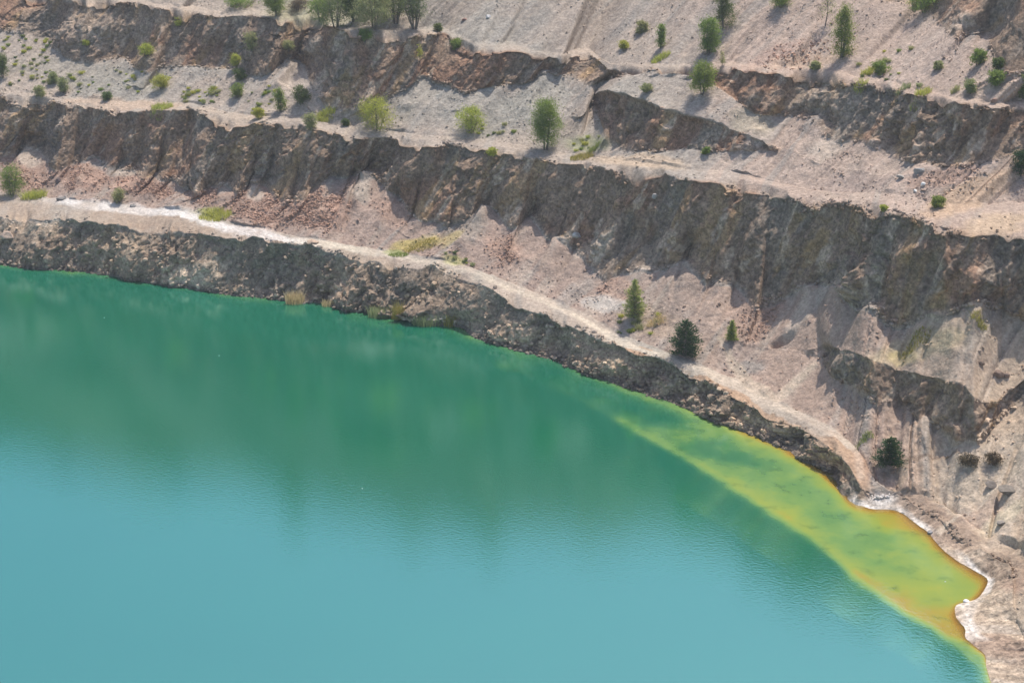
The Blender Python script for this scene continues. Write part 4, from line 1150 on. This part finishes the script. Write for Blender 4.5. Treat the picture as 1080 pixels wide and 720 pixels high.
# ------------------------------------------------------------------ stones
ICO = None
def ico():
    t = (1 + 5 ** 0.5) / 2
    V = np.array([(-1, t, 0), (1, t, 0), (-1, -t, 0), (1, -t, 0), (0, -1, t), (0, 1, t), (0, -1, -t), (0, 1, -t), (t, 0, -1), (t, 0, 1), (-t, 0, -1), (-t, 0, 1)], float)
    V /= np.linalg.norm(V[0])
    F = np.array([(0, 11, 5), (0, 5, 1), (0, 1, 7), (0, 7, 10), (0, 10, 11), (1, 5, 9), (5, 11, 4), (11, 10, 2), (10, 7, 6), (7, 1, 8),
                  (3, 9, 4), (3, 4, 2), (3, 2, 6), (3, 6, 8), (3, 8, 9), (4, 9, 5), (2, 4, 11), (6, 2, 10), (8, 6, 7), (9, 8, 1)])
    return V, F
IV, IF = ico()
M_STONE = ground_material('loose_stone', 2.5, 0.18, 0.4)
def stones(name, label, pts, size, cols_, rg):
    n = len(pts)
    sc_ = size[:, None] * (0.6 + 0.7 * rg.random((n, 3))) * np.array([1, 1, 0.75])
    ang = rg.random(n) * 6.28
    V = IV[None] * (1 + 0.22 * rg.normal(size=(n, 12, 1)).clip(-1.5, 1.5)) * sc_[:, None, :]
    ca, sa = np.cos(ang)[:, None], np.sin(ang)[:, None]
    V = np.stack([V[..., 0] * ca - V[..., 1] * sa, V[..., 0] * sa + V[..., 1] * ca, V[..., 2]], -1) + pts[:, None, :]
    F = IF[None] + (np.arange(n) * 12)[:, None, None]
    C = np.repeat(np.clip(cols_, 0.03, 0.8), 12, 0)
    return link(name, make_mesh(name, V.reshape(-1, 3), F.reshape(-1, 3), M_STONE, False, None, C), kind='stuff', label=label, category='stones')
flatALB = ALB[:NV].reshape(-1, 3); flatSID = np.repeat(SID[:NV], NU); flatC = c[:NV].reshape(-1)
infr = (gx > -30) & (gx < 1110) & (gy > -20) & (gy < 720)
area = np.clip(GD / FOC, 0, 1)
redness = np.clip((0.715 - flatALB[:, 1] / flatALB[:, 0]) * 11, 0, 1)
nzs = fbm(GP[:, 0] / 5, GP[:, 1] / 5, GP[:, 2] / 5, 131, 3)
def pick(w, n, rg):
    w = w * infr; cs = np.cumsum(w)
    return np.searchsorted(cs, rg.random(n) * cs[-1])
rgs = np.random.default_rng(21)
for nm, lb, wgt, n, smin, smax, tint in [
        ('scree', 'reddish loose stones covering the lower scree cones', np.isin(flatSID, [2, 4]) * (0.10 + redness * 2) * (0.3 + smoothstep(-0.2, 0.5, nzs)) * (flatC < 0.15), 11000, 0.05, 0.22, (1.08, 1.03, 1.0)),
        ('scree', 'pale and grey gravel stones strewn over the upper slopes and benches', np.isin(flatSID, [6, 7, 9, 12]) * (0.1 + smoothstep(0.0, 0.6, nzs)) * (flatC < 0.15), 6000, 0.05, 0.20, (1.05, 1.03, 1.0)),
        ('scree', 'red and orange stones lying in streaks under the thin pale tree', np.isin(flatSID, [11, 12]) * np.exp(-((gx - 838) / 34) ** 2 - ((gy - 58 + 0.25 * (gx - 838)) / 11) ** 2), 350, 0.08, 0.24, (1.0, 0.86, 0.80)),
        ('rubble', 'broken grey rubble on the rock bank and along the waterline', (flatSID == 0) * (gx < 880) * (flatC > 0.02) * (0.12 + np.exp(-(GP[:, 2] / 0.8) ** 2)) * (GP[:, 2] > -0.1), 3200, 0.10, 0.42, (1.25, 1.25, 1.25)),
        ('rubble', 'broken stones lying along the crests of the benches', (np.isin(flatSID, [5, 10]) * np.repeat(VP[:NV] > 0.93, NU) + np.isin(flatSID, [1, 6, 11]) * np.repeat(VP[:NV] < 0.25, NU)) * (0.05 + smoothstep(0, 0.5, nzs)), 2600, 0.08, 0.38, (0.95, 0.95, 0.95)),
        ('rubble', 'fallen rock pieces at the feet of the upper rock faces', np.isin(flatSID, [3, 5, 8, 10, 13]) * (np.abs(flatC - 0.35) < 0.2) * (0.2 + smoothstep(0, 0.5, nzs)), 3000, 0.10, 0.40, (1.05, 1.05, 1.05))]:
    ii = pick(wgt.astype(float), n, rgs)
    sz = smin + (smax - smin) * rgs.random(n) ** 3
    pts = GP[ii] + rgs.normal(size=(n, 3)) * np.array([0.12, 0.12, 0]) + np.array([0, 0, 1]) * (sz * 0.25)[:, None]
    cc = flatALB[ii] * np.array(tint) * (0.78 + 0.5 * rgs.random((n, 1)))
    stones(nm, lb, pts, sz, cc, rgs)

def boulder(px, py, wpx, hpx, rgb, label, name='boulder'):
    p, n, mpp = ground(px, py)
    rg = np.random.default_rng(int(px * 3 + py))
    V, F = IV.copy(), IF.copy()
    for _ in range(2):                                                # subdivide
        mids = {}; V = list(map(tuple, V)); NF = []
        def midp(a, b):
            k = (min(a, b), max(a, b))
            if k not in mids:
                mids[k] = len(V); q = (np.array(V[a]) + np.array(V[b])) / 2; V.append(tuple(q / np.linalg.norm(q)))
            return mids[k]
        for a, b, c_ in F:
            d, e, f = midp(a, b), midp(b, c_), midp(c_, a)
            NF += [(a, d, f), (b, e, d), (c_, f, e), (d, e, f)]
        V, F = np.array(V), np.array(NF)
    for _ in range(9):                                                # split faces: cut by random planes
        d = rg.normal(size=3); d /= np.linalg.norm(d); h_ = 0.55 + 0.3 * rg.random()
        q = V @ d; V = V - np.maximum(0, q - h_)[:, None] * d
    V = V * (1 + 0.05 * fbm(V[:, 0] * 2 + px, V[:, 1] * 2, V[:, 2] * 2, 3, 2))[:, None]
    V = V * np.array([wpx * mpp * 0.6, wpx * mpp * 0.5, hpx * mpp * 0.62])
    a = rg.random() * 0.8 - 0.4
    V = np.stack([V[:, 0] * math.cos(a) - V[:, 1] * math.sin(a), V[:, 0] * math.sin(a) + V[:, 1] * math.cos(a), V[:, 2]], 1)
    C = np.array(rgb) * (0.9 + 0.2 * rg.random((len(V), 1)))
    o = link(name, make_mesh(name, V, F, M_STONE, False, None, C), label=label, category='boulder')
    o.location = (p[0], p[1], p[2] + hpx * mpp * 0.22)
for b in [(65, 211, 9, 4, (0.16, 0.15, 0.14), 'dark flat stone lying on the white track near its left end'),
          (62, 192, 6, 5, (0.17, 0.13, 0.12), 'dark stone on the red scree above the left end of the white track'),
          (8, 251, 12, 8, (0.42, 0.31, 0.24), 'tan block on the dark bank below the big green bush at the left'),
          (330, 255, 11, 4, (0.42, 0.31, 0.23), 'tan flat stone where the white track turns cream'),
          (140, 218, 6, 3, (0.2, 0.19, 0.18), 'small dark stone at the edge of the white track by the light green shrub'),
          (1053, 397, 10, 8, (0.24, 0.17, 0.13), 'biggest brown boulder on the slope above the brown rock step'),
          (1035, 385, 6, 5, (0.22, 0.16, 0.12), 'brown boulder uphill left of the biggest brown boulder'),
          (1062, 397, 6, 5, (0.25, 0.18, 0.14), 'small brown boulder touching the biggest brown one'),
          (969, 181, 11, 6, (0.33, 0.31, 0.29), 'pale grey block at the foot of the upper right rock face'),
          (950, 187, 8, 4, (0.34, 0.31, 0.28), 'grey block left of the pale grey block below the upper right rock face'),
          (973, 195, 5, 4, (0.68, 0.66, 0.62), 'white stone on the second bench below the pale grey block'),
          (965, 202, 4, 3, (0.66, 0.63, 0.58), 'small white stone just below the other white stone on the second bench'),
          (1048, 107, 6, 4, (0.33, 0.20, 0.15), 'reddish stone on the third bench near the right edge'),
          (490, 22, 6, 3, (0.26, 0.16, 0.13), 'dark red stone on the top slope right of the tree group'),
          (515, 19, 5, 4, (0.62, 0.59, 0.56), 'white stone on the top slope right of the dark red stone'),
          (981, 561, 5, 4, (0.30, 0.28, 0.27), 'grey stone on the salt rim of the yellow bay'),
          (1019, 631, 6, 3, (0.66, 0.65, 0.64), 'salt-white stone on the spit at the lower right'),
          (855, 340, 4, 3, (0.30, 0.22, 0.19), 'small brown stone on the scree right of the dark hollow'),
          (1045, 512, 14, 6, (0.17, 0.145, 0.125), 'dark ragged rock on the tan slope below the round dry bush'),
          (1063, 518, 20, 7, (0.18, 0.155, 0.13), 'wide dark ragged rock near the right edge on the tan slope'),
          (1057, 552, 11, 5, (0.24, 0.21, 0.18), 'grey ragged rock low on the tan slope near the salt rim'),
          (608, 250, 9, 7, (0.44, 0.41, 0.37), 'pale block on the bright outcrop at the foot of the tall rock face'),
          (690, 208, 6, 5, (0.42, 0.37, 0.33), 'pale block stuck in the tall rock face right of the lone tree')]:
    boulder(*b)

# white flecks drifting on the lake
M_FLECK, nt_, out_ = new_mat('white_fleck')
bs_ = nd(nt_, 'ShaderNodeBsdfPrincipled', Roughness=0.8); bs_.inputs['Base Color'].default_value = (0.55, 0.57, 0.54, 1)
nt_.links.new(bs_.outputs[0], out_.inputs[0])
for fx, fy, lb in [(110, 335, 'tiny pale fleck floating below the left bank'), (231, 375, 'tiny pale fleck floating alone in the mirrored hillside'),
                   (382, 515, 'tiny pale fleck floating in the middle of the lake'), (997, 613, 'tiny pale fleck floating in the yellow bay')]:
    q = at_z(np.array(fx), np.array(fy), np.array(0.0))
    rg = np.random.default_rng(int(fx))
    a = np.arange(9) * 6.283 / 9; r = 0.06 * (0.7 + 0.6 * rg.random(9))
    ring = np.stack([r * np.cos(a) * 1.5, r * np.sin(a), 0 * a + 0.004], 1)
    V = np.concatenate([ring, ring * 0.5 + np.array([0, 0, 0.05]), [[0, 0, 0.07]]])
    F = [(i, (i + 1) % 9, 9 + (i + 1) % 9, 9 + i) for i in range(9)] + [(9 + i, 9 + (i + 1) % 9, 18, 18) for i in range(9)]
    me = bpy.data.meshes.new('foam_fleck'); me.from_pydata([tuple(v) for v in V], [], [f if f[2] != f[3] else f[:3] for f in F]); me.materials.append(M_FLECK)
    o = link('foam_fleck', me, label=lb, category='foam', group='white flecks on the lake'); o.location = (q[0], q[1], 0)

# ------------------------------------------------------------------ air
def haze():
    x0, x1, y0, y1, z0, z1 = -420, 420, -60, 520, -16, 95
    V = np.array([(x, y, z) for x in (x0, x1) for y in (y0, y1) for z in (z0, z1)], float)
    F = [(0, 1, 3, 2), (4, 6, 7, 5), (0, 4, 5, 1), (2, 3, 7, 6), (0, 2, 6, 4), (1, 5, 7, 3)]
    m, nt, out = new_mat('haze')
    v = nd(nt, 'ShaderNodeVolumePrincipled'); v.inputs['Color'].default_value = (0.86, 0.92, 1.0, 1)
    v.inputs['Density'].default_value = 0.0002; v.inputs['Anisotropy'].default_value = 0.3
    nt.links.new(v.outputs[0], out.inputs['Volume'])
    link('haze', make_mesh('haze', V, F, m, False), kind='stuff', label='thin summer haze in the air over the pit', category='haze')
haze()
